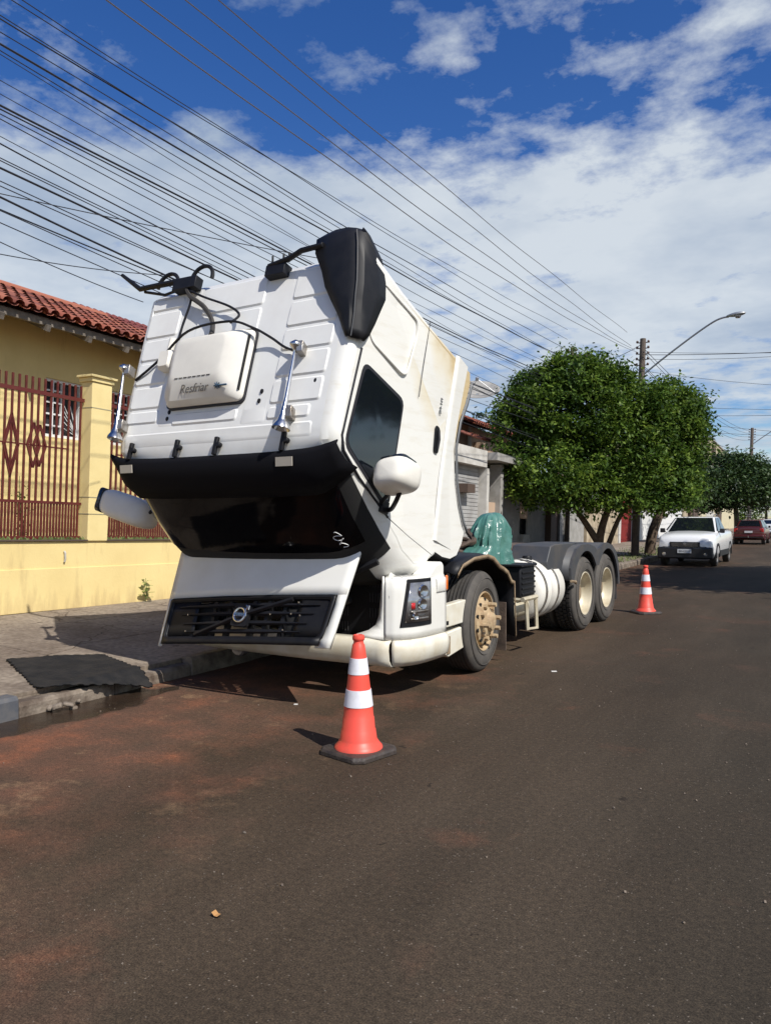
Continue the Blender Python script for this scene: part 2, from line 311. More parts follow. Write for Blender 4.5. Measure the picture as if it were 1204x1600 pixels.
# ------------------------------------------------------------------ ground
def asphalt():
    m = mat('asphalt', (.04, .03, .025), .85, spec=.14); t = m.node_tree; b = t.nodes['Principled BSDF']; co = t.nodes.new('ShaderNodeTexCoord')
    def nz(sc, det=6, ro=.6, vec=None):
        n = t.nodes.new('ShaderNodeTexNoise'); n.inputs['Scale'].default_value = sc; n.inputs['Detail'].default_value = det; n.inputs['Roughness'].default_value = ro
        t.links.new(vec or co.outputs['Object'], n.inputs['Vector']); return n.outputs[0]
    def ramp(src, stops):
        r = t.nodes.new('ShaderNodeValToRGB'); t.links.new(src, r.inputs[0]); E_ = r.color_ramp.elements
        E_[0].position, E_[0].color = stops[0][0], (*stops[0][1], 1); E_[1].position, E_[1].color = stops[-1][0], (*stops[-1][1], 1)
        for p, c in stops[1:-1]: q = E_.new(p); q.color = (*c, 1)
        return r.outputs[0]
    def mix(f, a, c, mode='MIX'):
        n = t.nodes.new('ShaderNodeMix'); n.data_type = 'RGBA'; n.blend_type = mode
        if isinstance(f, float): n.inputs[0].default_value = f
        else: t.links.new(f, n.inputs[0])
        for k, v in (('A', a), ('B', c)):
            if isinstance(v, tuple): n.inputs[k].default_value = (*v, 1)
            else: t.links.new(v, n.inputs[k])
        return n.outputs['Result']
    def mt(op, a, c, clamp=False):
        n = t.nodes.new('ShaderNodeMath'); n.operation = op; n.use_clamp = clamp
        for i, v in enumerate((a, c)):
            if isinstance(v, (int, float)): n.inputs[i].default_value = v
            else: t.links.new(v, n.inputs[i])
        return n.outputs[0]
    sep = t.nodes.new('ShaderNodeSeparateXYZ'); t.links.new(co.outputs['Object'], sep.inputs[0]); X, Y = sep.outputs[0], sep.outputs[1]
    mp = t.nodes.new('ShaderNodeMapping'); mp.inputs['Scale'].default_value = (1, .22, 1); t.links.new(co.outputs['Object'], mp.inputs[0])
    base = ramp(nz(.9, 8, .65, mp.outputs[0]), [(.3, (.032, .026, .0195)), (.5, (.044, .036, .027)), (.72, (.064, .052, .039))])
    grain = ramp(nz(150, 3, .7), [(.32, (.50, .50, .50)), (.5, (1, 1, 1)), (.70, (1.8, 1.75, 1.6))])
    tone = t.nodes.new('ShaderNodeMapRange'); t.links.new(mt('ADD', X, mt('MULTIPLY', nz(.35, 4), 3.)), tone.inputs[0]); tone.inputs[1].default_value = 1.6; tone.inputs[2].default_value = -3.2
    base = mix(tone.outputs[0], base, mix(1., base, (1.50, 1.20, 1.02), 'MULTIPLY'))
    # pale stones in the surface
    vo = t.nodes.new('ShaderNodeTexVoronoi'); vo.inputs['Scale'].default_value = 55; t.links.new(co.outputs['Object'], vo.inputs['Vector'])
    st = mt('MULTIPLY', mt('LESS_THAN', vo.outputs['Distance'], .20), mt('GREATER_THAN', nz(33, 2), .56))
    base = mix(mt('MULTIPLY', st, .55), base, (.20, .17, .14))
    # dark spots of oil and patched bits
    base = mix(mt('MULTIPLY', ramp(nz(3.2, 5, .7), [(.66, (0, 0, 0)), (.74, (1, 1, 1))]), .5), base, (.018, .014, .013))
    # sinuous repair cracks
    vc = t.nodes.new('ShaderNodeTexVoronoi'); vc.feature = 'DISTANCE_TO_EDGE'; vc.inputs['Scale'].default_value = .55
    wv = t.nodes.new('ShaderNodeVectorMath'); wv.operation = 'ADD'; nn_ = t.nodes.new('ShaderNodeTexNoise'); nn_.inputs['Scale'].default_value = 1.6; nn_.inputs['Detail'].default_value = 6
    t.links.new(co.outputs['Object'], nn_.inputs['Vector']); t.links.new(co.outputs['Object'], wv.inputs[0]); t.links.new(nn_.outputs['Color'], wv.inputs[1]); t.links.new(wv.outputs[0], vc.inputs['Vector'])
    # red soil washed along the kerb and in streaks
    m1 = t.nodes.new('ShaderNodeMapRange'); t.links.new(X, m1.inputs[0]); m1.inputs[1].default_value = -1.9; m1.inputs[2].default_value = -5.0
    fade = t.nodes.new('ShaderNodeMapRange'); t.links.new(Y, fade.inputs[0]); fade.inputs[1].default_value = 9; fade.inputs[2].default_value = 4.5; fade.inputs[3].default_value = .45
    soil = mt('MULTIPLY', m1.outputs[0], fade.outputs[0])
    sm = ramp(mt('ADD', mt('MULTIPLY', soil, .48), nz(1.1, 8, .66)), [(.58, (0, 0, 0)), (.86, (1, 1, 1))])
    soilc = ramp(nz(1.9, 6, .6), [(.36, (.085, .054, .039)), (.52, (.135, .070, .048)), (.62, (.20, .085, .052)), (.72, (.33, .115, .060))])
    base = mix(mt('MULTIPLY', sm, .75), base, soilc)
    base = mix(mt('MULTIPLY', mt('MULTIPLY', soil, .8), ramp(nz(2.3, 7, .7), [(.57, (0, 0, 0)), (.68, (1, 1, 1))])), base, (.27, .17, .10))
    wsp = ramp(nz(.55, 5, .55), [(.60, (0, 0, 0)), (.72, (1, 1, 1))]); base = mix(mt('MULTIPLY', wsp, .35), base, (.085, .046, .030))
    # wet, dark gutter
    g1 = t.nodes.new('ShaderNodeMapRange'); t.links.new(mt('ADD', X, mt('MULTIPLY', nz(1.4, 3), .55)), g1.inputs[0]); g1.inputs[1].default_value = -4.47; g1.inputs[2].default_value = -4.52
    wet = mt('MULTIPLY', g1.outputs[0], mt('LESS_THAN', mt('ADD', Y, mt('MULTIPLY', nz(.8, 3), 1.2)), 5.6))
    base = mix(mt('MULTIPLY', wet, .85), base, (.017, .014, .010))
    dv = t.nodes.new('ShaderNodeTexVoronoi'); dv.inputs['Scale'].default_value = 1.7; t.links.new(wv.outputs[0], dv.inputs['Vector'])
    dots = mt('MULTIPLY', mt('LESS_THAN', mt('ADD', dv.outputs['Distance'], mt('MULTIPLY', nz(30, 3), .06)), .075), .65); base = mix(dots, base, (.014, .011, .009))
    coarse = ramp(nz(38, 4, .7), [(.34, (.72, .72, .72)), (.52, (1, 1, 1)), (.70, (1.32, 1.28, 1.2))]); base = mix(1., base, coarse, 'MULTIPLY')
    base = mix(1., base, grain, 'MULTIPLY')
    t.links.new(base, b.inputs['Base Color'])
    rg = t.nodes.new('ShaderNodeMapRange'); t.links.new(wet, rg.inputs[0]); rg.inputs[3].default_value = .86; rg.inputs[4].default_value = .12; t.links.new(rg.outputs[0], b.inputs['Roughness'])
    bp = t.nodes.new('ShaderNodeBump'); bp.inputs['Strength'].default_value = .35; bp.inputs['Distance'].default_value = .004
    t.links.new(nz(120, 3, .7), bp.inputs['Height'])
    b2 = t.nodes.new('ShaderNodeBump'); b2.inputs['Strength'].default_value = .4; b2.inputs['Distance'].default_value = .03; t.links.new(nz(2.4, 4, .5), b2.inputs['Height'])
    t.links.new(bp.outputs[0], b2.inputs['Normal']); t.links.new(b2.outputs[0], b.inputs['Normal'])
asphalt()
def soilmat(name, c1, c2, c3, sc=2.):
    m = mat(name, c1, .9, col2=c2, nscale=sc, bump=.3, bscale=40); return m
soilmat('pave_concrete', (.27, .225, .175), (.155, .12, .092), None, 1.3)
soilmat('earth', (.12, .07, .045), (.19, .12, .08), None, 1.5)
mat('kerb_stone', (.26, .215, .17), .9, col2=(.09, .065, .048), nscale=6, bump=.9, bscale=20)
mat('kerb_blue', (.055, .065, .085), .8, col2=(.12, .115, .115), nscale=7)

def pave_cracks():
    t = M['pave_concrete'].node_tree; b = t.nodes['Principled BSDF']; src = b.inputs['Base Color'].links[0].from_socket; co = t.nodes.new('ShaderNodeTexCoord')
    n = t.nodes.new('ShaderNodeTexNoise'); n.inputs['Scale'].default_value = 2.2; n.inputs['Detail'].default_value = 7; t.links.new(co.outputs['Object'], n.inputs['Vector'])
    ad = t.nodes.new('ShaderNodeVectorMath'); ad.operation = 'MULTIPLY_ADD'; t.links.new(n.outputs['Color'], ad.inputs[0]); ad.inputs[1].default_value = (.7, .7, .7); t.links.new(co.outputs['Object'], ad.inputs[2])
    v = t.nodes.new('ShaderNodeTexVoronoi'); v.feature = 'DISTANCE_TO_EDGE'; v.inputs['Scale'].default_value = .62; t.links.new(ad.outputs[0], v.inputs['Vector'])
    r = t.nodes.new('ShaderNodeValToRGB'); t.links.new(v.outputs['Distance'], r.inputs[0]); r.color_ramp.elements[0].position = .002; r.color_ramp.elements[0].color = (.35, .3, .26, 1); r.color_ramp.elements[1].position = .010; r.color_ramp.elements[1].color = (1, 1, 1, 1)
    n2_ = t.nodes.new('ShaderNodeTexNoise'); n2_.inputs['Scale'].default_value = 22; n2_.inputs['Detail'].default_value = 6; t.links.new(co.outputs['Object'], n2_.inputs['Vector'])
    r2 = t.nodes.new('ShaderNodeValToRGB'); t.links.new(n2_.outputs[0], r2.inputs[0]); r2.color_ramp.elements[0].position = .35; r2.color_ramp.elements[0].color = (.72, .70, .68, 1); r2.color_ramp.elements[1].position = .65; r2.color_ramp.elements[1].color = (1.2, 1.2, 1.2, 1)
    for q in (r, r2):
        mx = t.nodes.new('ShaderNodeMix'); mx.data_type = 'RGBA'; mx.blend_type = 'MULTIPLY'; mx.inputs['Factor'].default_value = 1; t.links.new(src, mx.inputs['A']); t.links.new(q.outputs[0], mx.inputs['B']); src = mx.outputs['Result']
    t.links.new(src, b.inputs['Base Color'])
pave_cracks()
def kx(Y):  # kerb line
    return np.interp(Y, [-10, 4, 10, 28, 50, 90], [-5.45, -5.18, -5.12, -4.75, -4.25, -3.4])
g = MB(); gs = 60
xs = list(np.linspace(-400, -30, 6))+list(np.linspace(-20, 30, 12))+list(np.linspace(60, 500, 5)); ys = list(np.linspace(-60, 120, 20))+list(np.linspace(200, 1500, 6))
g.grid([[(x, y, -.02) for x in xs] for y in ys]); tag(g.build('ground', 'earth', smooth=0), kind='structure')
g = MB(); Ys = list(np.linspace(-20, 110, 60))
g.grid([[(kx(y)-.05, y, 0), (-2.5, y, 0), (0, y, 0), (4.5, y, 0)] for y in Ys]); tag(g.build('road', 'asphalt', smooth=0), kind='structure')
# pavement (rises from the kerb to the garden walls), cracked slabs with real joints
def pavez(x, Y):
    inner = np.interp(Y, [3.8, 11, 30], [.345, .22, .20]); k = kx(Y)-.14
    return .15+(inner-.15)*min(1, max(0, (k-x)/(k+8.75)))
g = MB(); py = -12.
while py < 100:
    ln = 2.1 if py < 30 else 6; 
    for a, b in ((0, .34), (.345, .67), (.675, 1)):
        def P(u, y): k = kx(y)-.14; x = k+(-8.9-k)*u; return (x, y, pavez(x, y))
        y0, y1 = py+.012, py+ln; o = []
        for y in (y0, y1):
            for u in (a, b): o.append(P(u, y))
        o2 = [(p[0], p[1], p[2]-.1) for p in o]
        g.add(o+o2, [(0, 1, 3, 2), (4, 6, 7, 5), (0, 4, 5, 1), (2, 3, 7, 6), (0, 2, 6, 4), (1, 5, 7, 3)])
    py += ln
tag(g.build('pavement', 'pave_concrete', smooth=0), kind='structure')
g = MB(); g.grid([[(kx(y)-.14, y, .125), (-8.9, y, pavez(-8.9, y)-.02)] for y in Ys]); tag(g.build('pavement_joint_sand', 'earth', smooth=0), kind='structure')
# kerb stones, one strip, with a broken stretch by the mat
g = MB(); yy = -12.5; kk = 0
while yy < 100:
    ln = .9 if yy < 20 else 3; a, b = kx(yy), kx(yy+ln); j = random.uniform(-.012, .012); h = .158+j
    if 3.7 < yy < 4.7: h = .11
    mi = 1 if 2.7 < yy < 2.95 else 0
    g.add([(a+j, yy+.01, -.05), (a-.14+j, yy+.01, -.05), (a-.14+j, yy+.01, h), (a-.02+j, yy+.01, h), (a+j, yy+.01, h-.03),
           (b+j, yy+ln, -.05), (b-.14+j, yy+ln, -.05), (b-.14+j, yy+ln, h), (b-.02+j, yy+ln, h), (b+j, yy+ln, h-.03)],
          [(0, 1, 2, 3, 4), (9, 8, 7, 6, 5), (0, 5, 6, 1), (1, 6, 7, 2), (2, 7, 8, 3), (3, 8, 9, 4), (4, 9, 5, 0)], mi)
    yy += ln
tag(g.build('kerb', ['kerb_stone', 'kerb_blue'], smooth=0, bevel=.008), kind='structure')
# opposite side of the street (outside the picture)
g = MB(); g.bb((4.5, -20, -.05), (8, 110, .15)); tag(g.build('far_pavement', 'pave_concrete', smooth=0), kind='structure')

# ------------------------------------------------------------------ yellow house and its street wall
PW = (-8.7, 3.8, .3)
wr = plumb('garden_wall', PW)
tag(wr, 'yellow rendered garden wall with dark red iron railings along the pavement', 'wall')
Y0, Y1 = -4.3, 14.2; sp_ = 3.55; pil = [3.57+sp_*k for k in (-2, -1, 0, 1, 2, 3)]
g = MB(); g.bb((-.2, Y0, -.6), (0, Y1, .955)); g.build('base_wall', 'yellow_wall', wr, smooth=0, bevel=.008)
g = MB(); g.bb((.001, Y0, .60), (.012, Y1, .612)); g.build('groove', 'black_matte', wr, smooth=0) if False else None
g = MB(); g.bb((0, Y0, .05), (.015, Y1, .60)); g.build('plinth', 'yellow_wall', wr, smooth=0, bevel=.005)
for p in pil:
    g = MB(); g.bb((-.20, p-.17, .955), (.03, p+.17, 3.14)); o = g.build('pillar', 'yellow_trim', wr, smooth=0, bevel=.01)
    g = MB(); g.bb((-.22, p-.19, 3.142), (.05, p+.19, 3.20)); g.bb((-.24, p-.22, 3.202), (.08, p+.22, 3.235)); g.build('cap', 'yellow_trim', o, smooth=0, bevel=.006)
    g = MB()
    for z in (1.55, 1.32, 2.78): g.bb((-.205, p-.173, z), (.034, p+.173, z+.012))
    g.build('joint', 'khaki_wall', o, smooth=0)
for i in range(len(pil)-1):
    a, b = pil[i]+.18, pil[i+1]-.18; n = 34; g = MB()
    for k in range(n):
        y = a+.05+(b-a-.1)*k/(n-1); g.box((-.12, y, 2.02), (.020, .026, 2.10))
        if k < n-1:
            y2 = y+(b-a-.1)/(n-1)/2; g.box((-.12, y2, 1.22), (.018, .024, .50))
    for z, h in ((2.88, .05), (1.46, .035), (1.0, .035)): g.box((-.12, (a+b)/2, z), (.03, b-a, h))
    g.box((-.12, (a+b)/2, 2.19), (.02, (b-a)*.86, .018))
    def diamond(cy, cz, w, h, t=.028):
        P_ = [(cy, cz+h), (cy+w, cz), (cy, cz-h), (cy-w, cz)]
        for q in range(4):
            p0, p1 = P_[q], P_[(q+1) % 4]; dy, dz = p1[0]-p0[0], p1[1]-p0[1]
            g.box((-.105, (p0[0]+p1[0])/2, (p0[1]+p1[1])/2), (.02, math.hypot(dy, dz)+.02, t), Euler((math.atan2(dz, dy), 0, 0)).to_matrix())
    for c0 in (b-1.09, b-2.3):
        diamond(c0, 2.17, .10, .385); diamond(c0, 2.17, .085, .33, .022); diamond(c0+.32, 2.19, .09, .28); diamond(c0+.41, 2.19, .09, .26); diamond(c0-.33, 2.19, .09, .28)
    g.build('railing', 'rail_red', wr, smooth=0)
    g = MB(); g.bb((-.17, a-.02, .957), (.03, b+.02, .975)); g.build('sill', 'brown_dark', wr, smooth=0)
    g = MB()   # moss along the sill
    for k in range(260):
        y = random.uniform(a, b); s_ = random.uniform(.01, .03); x = random.uniform(-.08, .0)
        g.add([(x, y-s_, .975), (x, y+s_, .975), (x+random.uniform(-.01, .02), y+random.uniform(-.02, .02), .975+s_*1.6)], [(0, 1, 2)])
    tag(g.build('moss', 'weed', wr, smooth=0, recalc=False), kind='stuff')
# pipe mark on the low wall
g = MB(); g.tube([(.02, 3.05, .68), (.035, 3.05, .72), (.03, 3.05, .80), (.01, 3.05, .82)], .012); g.build('drain_spout', 'concrete_white', wr)

hr = plumb('yellow_house', PW); tag(hr, 'single storey yellow house with red clay tile roof behind the iron railings', 'house')
g = MB(); HX0 = -2.5
# facade with real window openings
wins = [(4.57, 5.33), (5.92, 6.9), (1.2, 2.2), (-2.6, -1.6)]
zs0, zs1 = 2.6, 3.58; Ya, Yb = -5.5, 7.25; cur = Ya
for a, b in sorted(wins):
    b = min(b, Yb-.1)
    g.bb((HX0-.2, cur, -.3), (HX0, a, 4.75)); g.bb((HX0-.2, a, -.3), (HX0, b, zs0)); g.bb((HX0-.2, a, zs1), (HX0, b, 4.75)); cur = b
g.bb((HX0-.2, cur, -.3), (HX0, Yb, 4.75)); g.bb((-9, Yb-.2, -.3), (HX0-.2, Yb, 4.75)); g.bb((-9, Ya, -.3), (HX0-.2, Ya+.2, 4.75)); g.bb((-9.2, Ya, -.3), (-9, Yb, 4.75))
g.add([(HX0-.2, Yb-.1, 4.75), (-4.4, Yb-.1, 5.35), (-9, Yb-.1, 4.75)], [(0, 1, 2)])
g.build('wall', 'yellow_wall', hr, smooth=0)
for a, b in sorted(wins):
    b = min(b, Yb-.1)
    g = MB(); fx = HX0-.06
    g.bb((fx-.04, a, zs0), (fx+.02, a+.05, zs1)); g.bb((fx-.04, b-.05, zs0), (fx+.02, b, zs1)); g.bb((fx-.04, a, zs1-.05), (fx+.018, b, zs1)); g.bb((fx-.04, a, zs0), (fx+.018, b, zs0+.05))
    m_ = a+(b-a)*.5; g.bb((fx-.03, m_-.03, zs0), (fx+.016, m_+.03, zs1))
    for k in range(1, 5): z = zs0+(zs1-zs0)*k/5; g.bb((fx-.02, a, z-.014), (fx+.012, m_, z+.014))
    g.bb((fx-.02, a+(m_-a)*.5-.012, zs0), (fx+.01, a+(m_-a)*.5+.012, zs1)); g.bb((fx-.02, m_, zs1-.27), (fx+.012, b, zs1-.245))
    for k in range(7):   # fan grille of the right leaf
        an = R(95+k*12); c0 = Vector((fx, b-.06, zs0+.06)); e1 = c0+Vector((0, math.cos(an)*.62, math.sin(an)*.62)); e1.y = max(e1.y, m_); g.tube([c0, e1], .008, 5)
    w = g.build('window', 'white_frame', hr, smooth=0)
    g = MB(); g.bb((fx-.06, a+.03, zs0+.03), (fx-.05, b-.03, zs1-.03)); g.build('pane', 'shade_glass', w, smooth=0)
# clay tile roof: rows of barrel tiles
def tile_roof(g, x0, z0, x1, z1, ya, yb, pitch=.20, rowlen=.34, rad=.070):
    ln = math.hypot(x1-x0, z1-z0); ux, uz = (x1-x0)/ln, (z1-z0)/ln; nx, nz = -uz*(1 if ux > 0 else -1), abs(ux); n = int(ln/rowlen)
    ny = int((yb-ya)/pitch)
    for j in range(ny):
        yc = ya+(j+.5)*pitch
        for i in range(n):
            a = i*rowlen-.03; b = (i+1)*rowlen+.03; yo = yc+random.uniform(-.008, .008)
            for kind in (0, 1):
                vs = []
                for t, rr, lift in ((a, rad, .02+.012), (b, rad*.86, .02-.004)):
                    for k in range(6):
                        an = math.pi*k/5; y = (yo if kind == 0 else yo+pitch/2)+math.cos(an)*rr*1.15; h = math.sin(an)*rr
                        if kind == 0: h = h+lift+.03
                        else: h = -h*.6+lift+.03
                        vs.append((x0+ux*t+nx*h, y, z0+uz*t+nz*h))
                g.add(vs, [(k, k+1, 7+k, 6+k) for k in range(5)])
g = MB(); tile_roof(g, -1.62, 4.33, -4.4, 5.42, Ya-.4, Yb+.1); g.build('roof', 'tile', hr, smooth=50, recalc=False)
g = MB(); g.bb((0, 0, 0), (.001, .001, .001)); 
g = MB(); g.add([(-1.72, Ya-.3, 4.31), (-1.72, Yb+.05, 4.31), (-4.4, Yb+.05, 5.36), (-4.4, Ya-.3, 5.36), (-9.4, Yb+.05, 4.4), (-9.4, Ya-.3, 4.4)], [(0, 1, 2, 3), (3, 2, 4, 5)]); g.build('roof_deck', 'wood_grey', hr, smooth=0, solid=.03)
g = MB(); g.bb((-1.76, Ya-.3, 4.21), (-1.70, Yb+.05, 4.31)); g.build('fascia', 'wood_grey', hr, smooth=0)
g = MB()
for k in range(17): y = Ya+.1+k*.78; g = MB(); g.box((-2.12, y, 4.35), (1.0, .07, .10), Euler((0, R(22), 0)).to_matrix()); g.build('rafter', 'wood_grey', hr, smooth=0)
g = MB(); g.tube([(-4.4, Ya-.4, 5.45), (-4.4, Yb+.1, 5.45)], .11, 10); g.build('ridge', 'tile', hr)

h2 = plumb('neighbour_house', PW); tag(h2, 'cream house with dark red roof rising behind the yellow house', 'house')
g = MB(); g.bb((-13, 8.0, -.5), (-5.0, 15.5, 5.2)); g.build('wall', 'cream_wall', h2, smooth=0)
g = MB(); tile_roof(g, -4.7, 5.0, -7.2, 6.42, 8.6, 15.8); g.build('roof', 'tile_dark', h2, smooth=50, recalc=False)
g = MB(); g.add([(-4.8, 8.62, 4.98), (-7.2, 8.62, 6.35), (-9.6, 8.62, 5.0), (-4.8, 15.8, 4.98), (-7.2, 15.8, 6.35), (-9.6, 15.8, 5.0)], [(0, 1, 2), (3, 5, 4), (0, 3, 4, 1), (1, 4, 5, 2)]); g.build('gable', 'brown_dark', h2, smooth=0)
g = MB(); g.box((-5.9, 8.52, 5.62), (2.9, .12, .12), Euler((0, R(29.5), 0)).to_matrix()); g.build('flashing', 'concrete_grey', h2, smooth=0)

# shrubs inside the garden and a weed at the wall foot
def leaf_mesh(centers, size, asp=.5, droop=.3, quad=True):
    """many small leaf faces, fully in numpy; each leaf a 4-vertex kite"""
    n = len(centers); a = rng.uniform(0, 2*np.pi, n); p = rng.normal(-droop, .55, n); r = rng.uniform(0, 2*np.pi, n)
    s = size*rng.uniform(.6, 1.3, n)
    d = np.stack([np.cos(a)*np.cos(p), np.sin(a)*np.cos(p), np.sin(p)], 1)
    t = np.cross(d, np.stack([np.cos(r), np.sin(r), np.ones(n)*1.2], 1)); t /= np.linalg.norm(t, axis=1)[:, None]+1e-9
    c = centers; nrm = np.cross(d, t)
    v = np.stack([c, c+d*s[:, None]*.5+t*s[:, None]*asp*.5-nrm*s[:, None]*.06, c+d*s[:, None], c+d*s[:, None]*.5-t*s[:, None]*asp*.5-nrm*s[:, None]*.06], 1).reshape(-1, 3)
    return v
def leaf_object(name, centers, size, m, parent=None, asp=.5, droop=.3):
    v = leaf_mesh(centers, size, asp, droop); n = len(centers)
    me = bpy.data.meshes.new(name); me.vertices.add(n*4); me.vertices.foreach_set('co', v.astype(np.float32).ravel())
    me.loops.add(n*4); me.loops.foreach_set('vertex_index', np.arange(n*4, dtype=np.int32)); me.polygons.add(n)
    me.polygons.foreach_set('loop_start', np.arange(0, n*4, 4, dtype=np.int32)); me.polygons.foreach_set('loop_total', np.full(n, 4, dtype=np.int32))
    me.update(calc_edges=True); me.materials.append(M[m])
    o = bpy.data.objects.new(name, me); C.objects.link(o)
    if parent: o.parent = parent
    return o
def shrub(label, x, y, z, h, w, n, m='leaf_young', group=None):
    r = empty('garden_shrub', (x, y, z)); tag(r, label, 'shrub', group)
    g = MB(); cs = []
    for k in range(5):
        tip = Vector((random.uniform(-w, w), random.uniform(-w, w), h*random.uniform(.7, 1))); g.tube([(0, 0, 0), tip*.5+Vector((.03, 0, 0)), tip], [.012, .009, .004], 5)
        for q in range(n//5): cs.append(tip*random.uniform(.25, 1)+Vector((random.gauss(0, .05), random.gauss(0, .05), random.gauss(0, .04))))
    g.build('stem', 'twig', r); leaf_object('foliage', np.array([tuple(c) for c in cs]), .07, m, r)
def on_wall(lx, ly, lz):
    return Vector(PW)+Euler(PLUMB).to_matrix() @ Vector((lx, ly, lz))
for ly, h, w, n, lab in ((1.75, 1.35, .22, 160, 'low leafy garden shrub at the left edge behind the red railings'), (2.5, 1.15, .28, 180, 'sparse garden shrub below the diamond pattern of the railings'), (2.95, 1.75, .10, 120, 'tall thin garden shrub below the white window'), (4.6, 1.3, .3, 200, 'low garden shrub behind the railings beside the truck mirror')):
    p = on_wall(-.7, ly, .1); shrub(lab, p.x, p.y, p.z, h, w, n)
sr = empty('wall_sapling', on_wall(.06, 4.45, .04)); tag(sr, 'young green sapling sprouting where the yellow wall meets the pavement', 'plant')
g = MB(); g.tube([(0, 0, 0), (.01, .02, .15), (0, .01, .36)], [.008, .006, .003], 6); g.build('stem', 'twig', sr)
cs = []; g = MB()
for k in range(13):
    z = .06+.27*k/12; a = k*2.4; s_ = .17*(1-.4*k/12); d_ = Vector((math.cos(a), math.sin(a), .35)).normalized(); t_ = d_.cross(Vector((0, 0, 1))).normalized(); c_ = Vector((0, .01, z))
    g.add([c_, c_+d_*s_*.4+t_*s_*.25, c_+d_*s_*.85+t_*s_*.16-Vector((0, 0, .02)), c_+d_*s_-Vector((0, 0, .03)), c_+d_*s_*.85-t_*s_*.16-Vector((0, 0, .02)), c_+d_*s_*.4-t_*s_*.25], [(0, 1, 2, 3, 4, 5)])
g.build('leaf', 'leaf_young', sr, recalc=False)

# ------------------------------------------------------------------ the truck
TR = empty('truck', (-2.79, 6.90, 0), (0, 0, R(-2.6)))
tag(TR, 'white tractor truck with its cab tipped forward and front grille hatch hanging open', 'truck')
TH = R(74); Fv = Vector((0, -math.cos(TH), -math.sin(TH))); Uv = Vector((0, -math.sin(TH), math.cos(TH))); P0 = Vector((0, -.13, 2.85)); CX = -1.30; HWD = 1.27
RT = R(74-90)   # rotation that lays a box flat on the cab roof
def cp(w, f, h):
    v = P0+Fv*f+Uv*h; return (CX+w*(1-.03*(f+.3))*(1-.03*max(0, h-1.05)/.75), v.y, v.z)
# outline (f, h, side rounding) from the rear bottom over the roof to the nose and back along the floor
prof = [(-.04, 0, .03), (-.06, .25, .06), (-.10, .8, .07), (-.165, 1.3, .08), (-.235, 1.62, .09), (-.245, 1.74, .08), (-.17, 1.80, .08), (.3, 1.82, .085), (.8, 1.83, .085), (1.22, 1.83, .09), (1.33, 1.81, .10), (1.42, 1.73, .13),
        (1.625, 1.55, .22), (1.82, 1.345, .28), (1.98, 1.12, .31), (2.08, .88, .30), (2.13, .70, .26), (2.12, .50, .22), (2.06, .36, .15), (1.95, .24, .07), (1.84, .16, .05), (1.79, .10, .04), (1.79, -.04, .03), (1.77, -.20, .03), (1.70, -.33, .03), (1.56, -.40, .03), (1.42, -.41, .03),
        (1.33, -.30, .02), (1.18, -.16, .02), (1.02, -.05, .02), (.75, .05, .02), (.50, .05, .02), (.28, -.02, .02), (.07, -.04, .02)]
def pnorm(i):
    a = Vector(prof[i-1][:2]); b = Vector(prof[(i+1) % len(prof)][:2]); t = (b-a).normalized(); return Vector((t.y, -t.x))  # inward for this winding
cen = Vector((sum(p[0] for p in prof), sum(p[1] for p in prof)))/len(prof)
def csurf(i, w, off=0.):
    f, h, r = prof[i]; n = pnorm(i)
    if n.dot(cen-Vector((f, h))) < 0 and not (21 <= i): n = -n
    Lr = max(r*1.35, .02); a = min(1, max(0, (abs(w)-(HWD-Lr))/Lr)); ins = r*(1-math.sqrt(max(0, 1-a*a)))
    # slight crown of the windscreen and front across the width
    cr = .06*(1-(w/HWD)**2) if 11 <= i <= 18 else 0
    q = Vector((f, h))+n*(ins-off-cr+.0); return q
def ws():
    o = [0, .3, .6, .8, .88, .95, 1.01, 1.06, 1.10, 1.14, 1.17, 1.20, 1.22, 1.238, 1.252, 1.262, 1.268, HWD]; return [-x for x in o[::-1]][:-1]+o
rows = []
for w in ws(): rows.append([cp(w, *csurf(i, w)) for i in range(len(prof))])
g = MB(); g.grid(rows, closed=True); nP = len(prof); nr = len(rows)
g.f.append(tuple(range(nP))); g.mi.append(0); g.f.append(tuple((nr-1)*nP+k for k in range(nP))[::-1]); g.mi.append(0)
# belly of the cab is closed and dark: everything facing the floor between the sills
cab = g.build('cab', ['cab_paint', 'black_matte'], TR, smooth=28)
me = cab.data; at = me.attributes.new('grime', 'FLOAT', 'POINT'); vals = []
for v in me.vertices:
    q = Vector((0, v.co.y, v.co.z))-P0; f, h = q.dot(Fv), q.dot(Uv)
    d_ = max(0, 1-(f)/.75)*.75*max(0, 1-max(0, h-.35)/1.0)+max(0, 1-(h+.1)/.30)*.25*max(0, 1-f/1.6); vals.append(d_)
at.data.foreach_set('value', vals)
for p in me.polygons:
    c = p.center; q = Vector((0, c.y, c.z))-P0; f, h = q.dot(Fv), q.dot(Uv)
    if abs(c.x-CX) < 1.2 and h < .13 and f < 1.9 and f > .02: p.material_index = 1
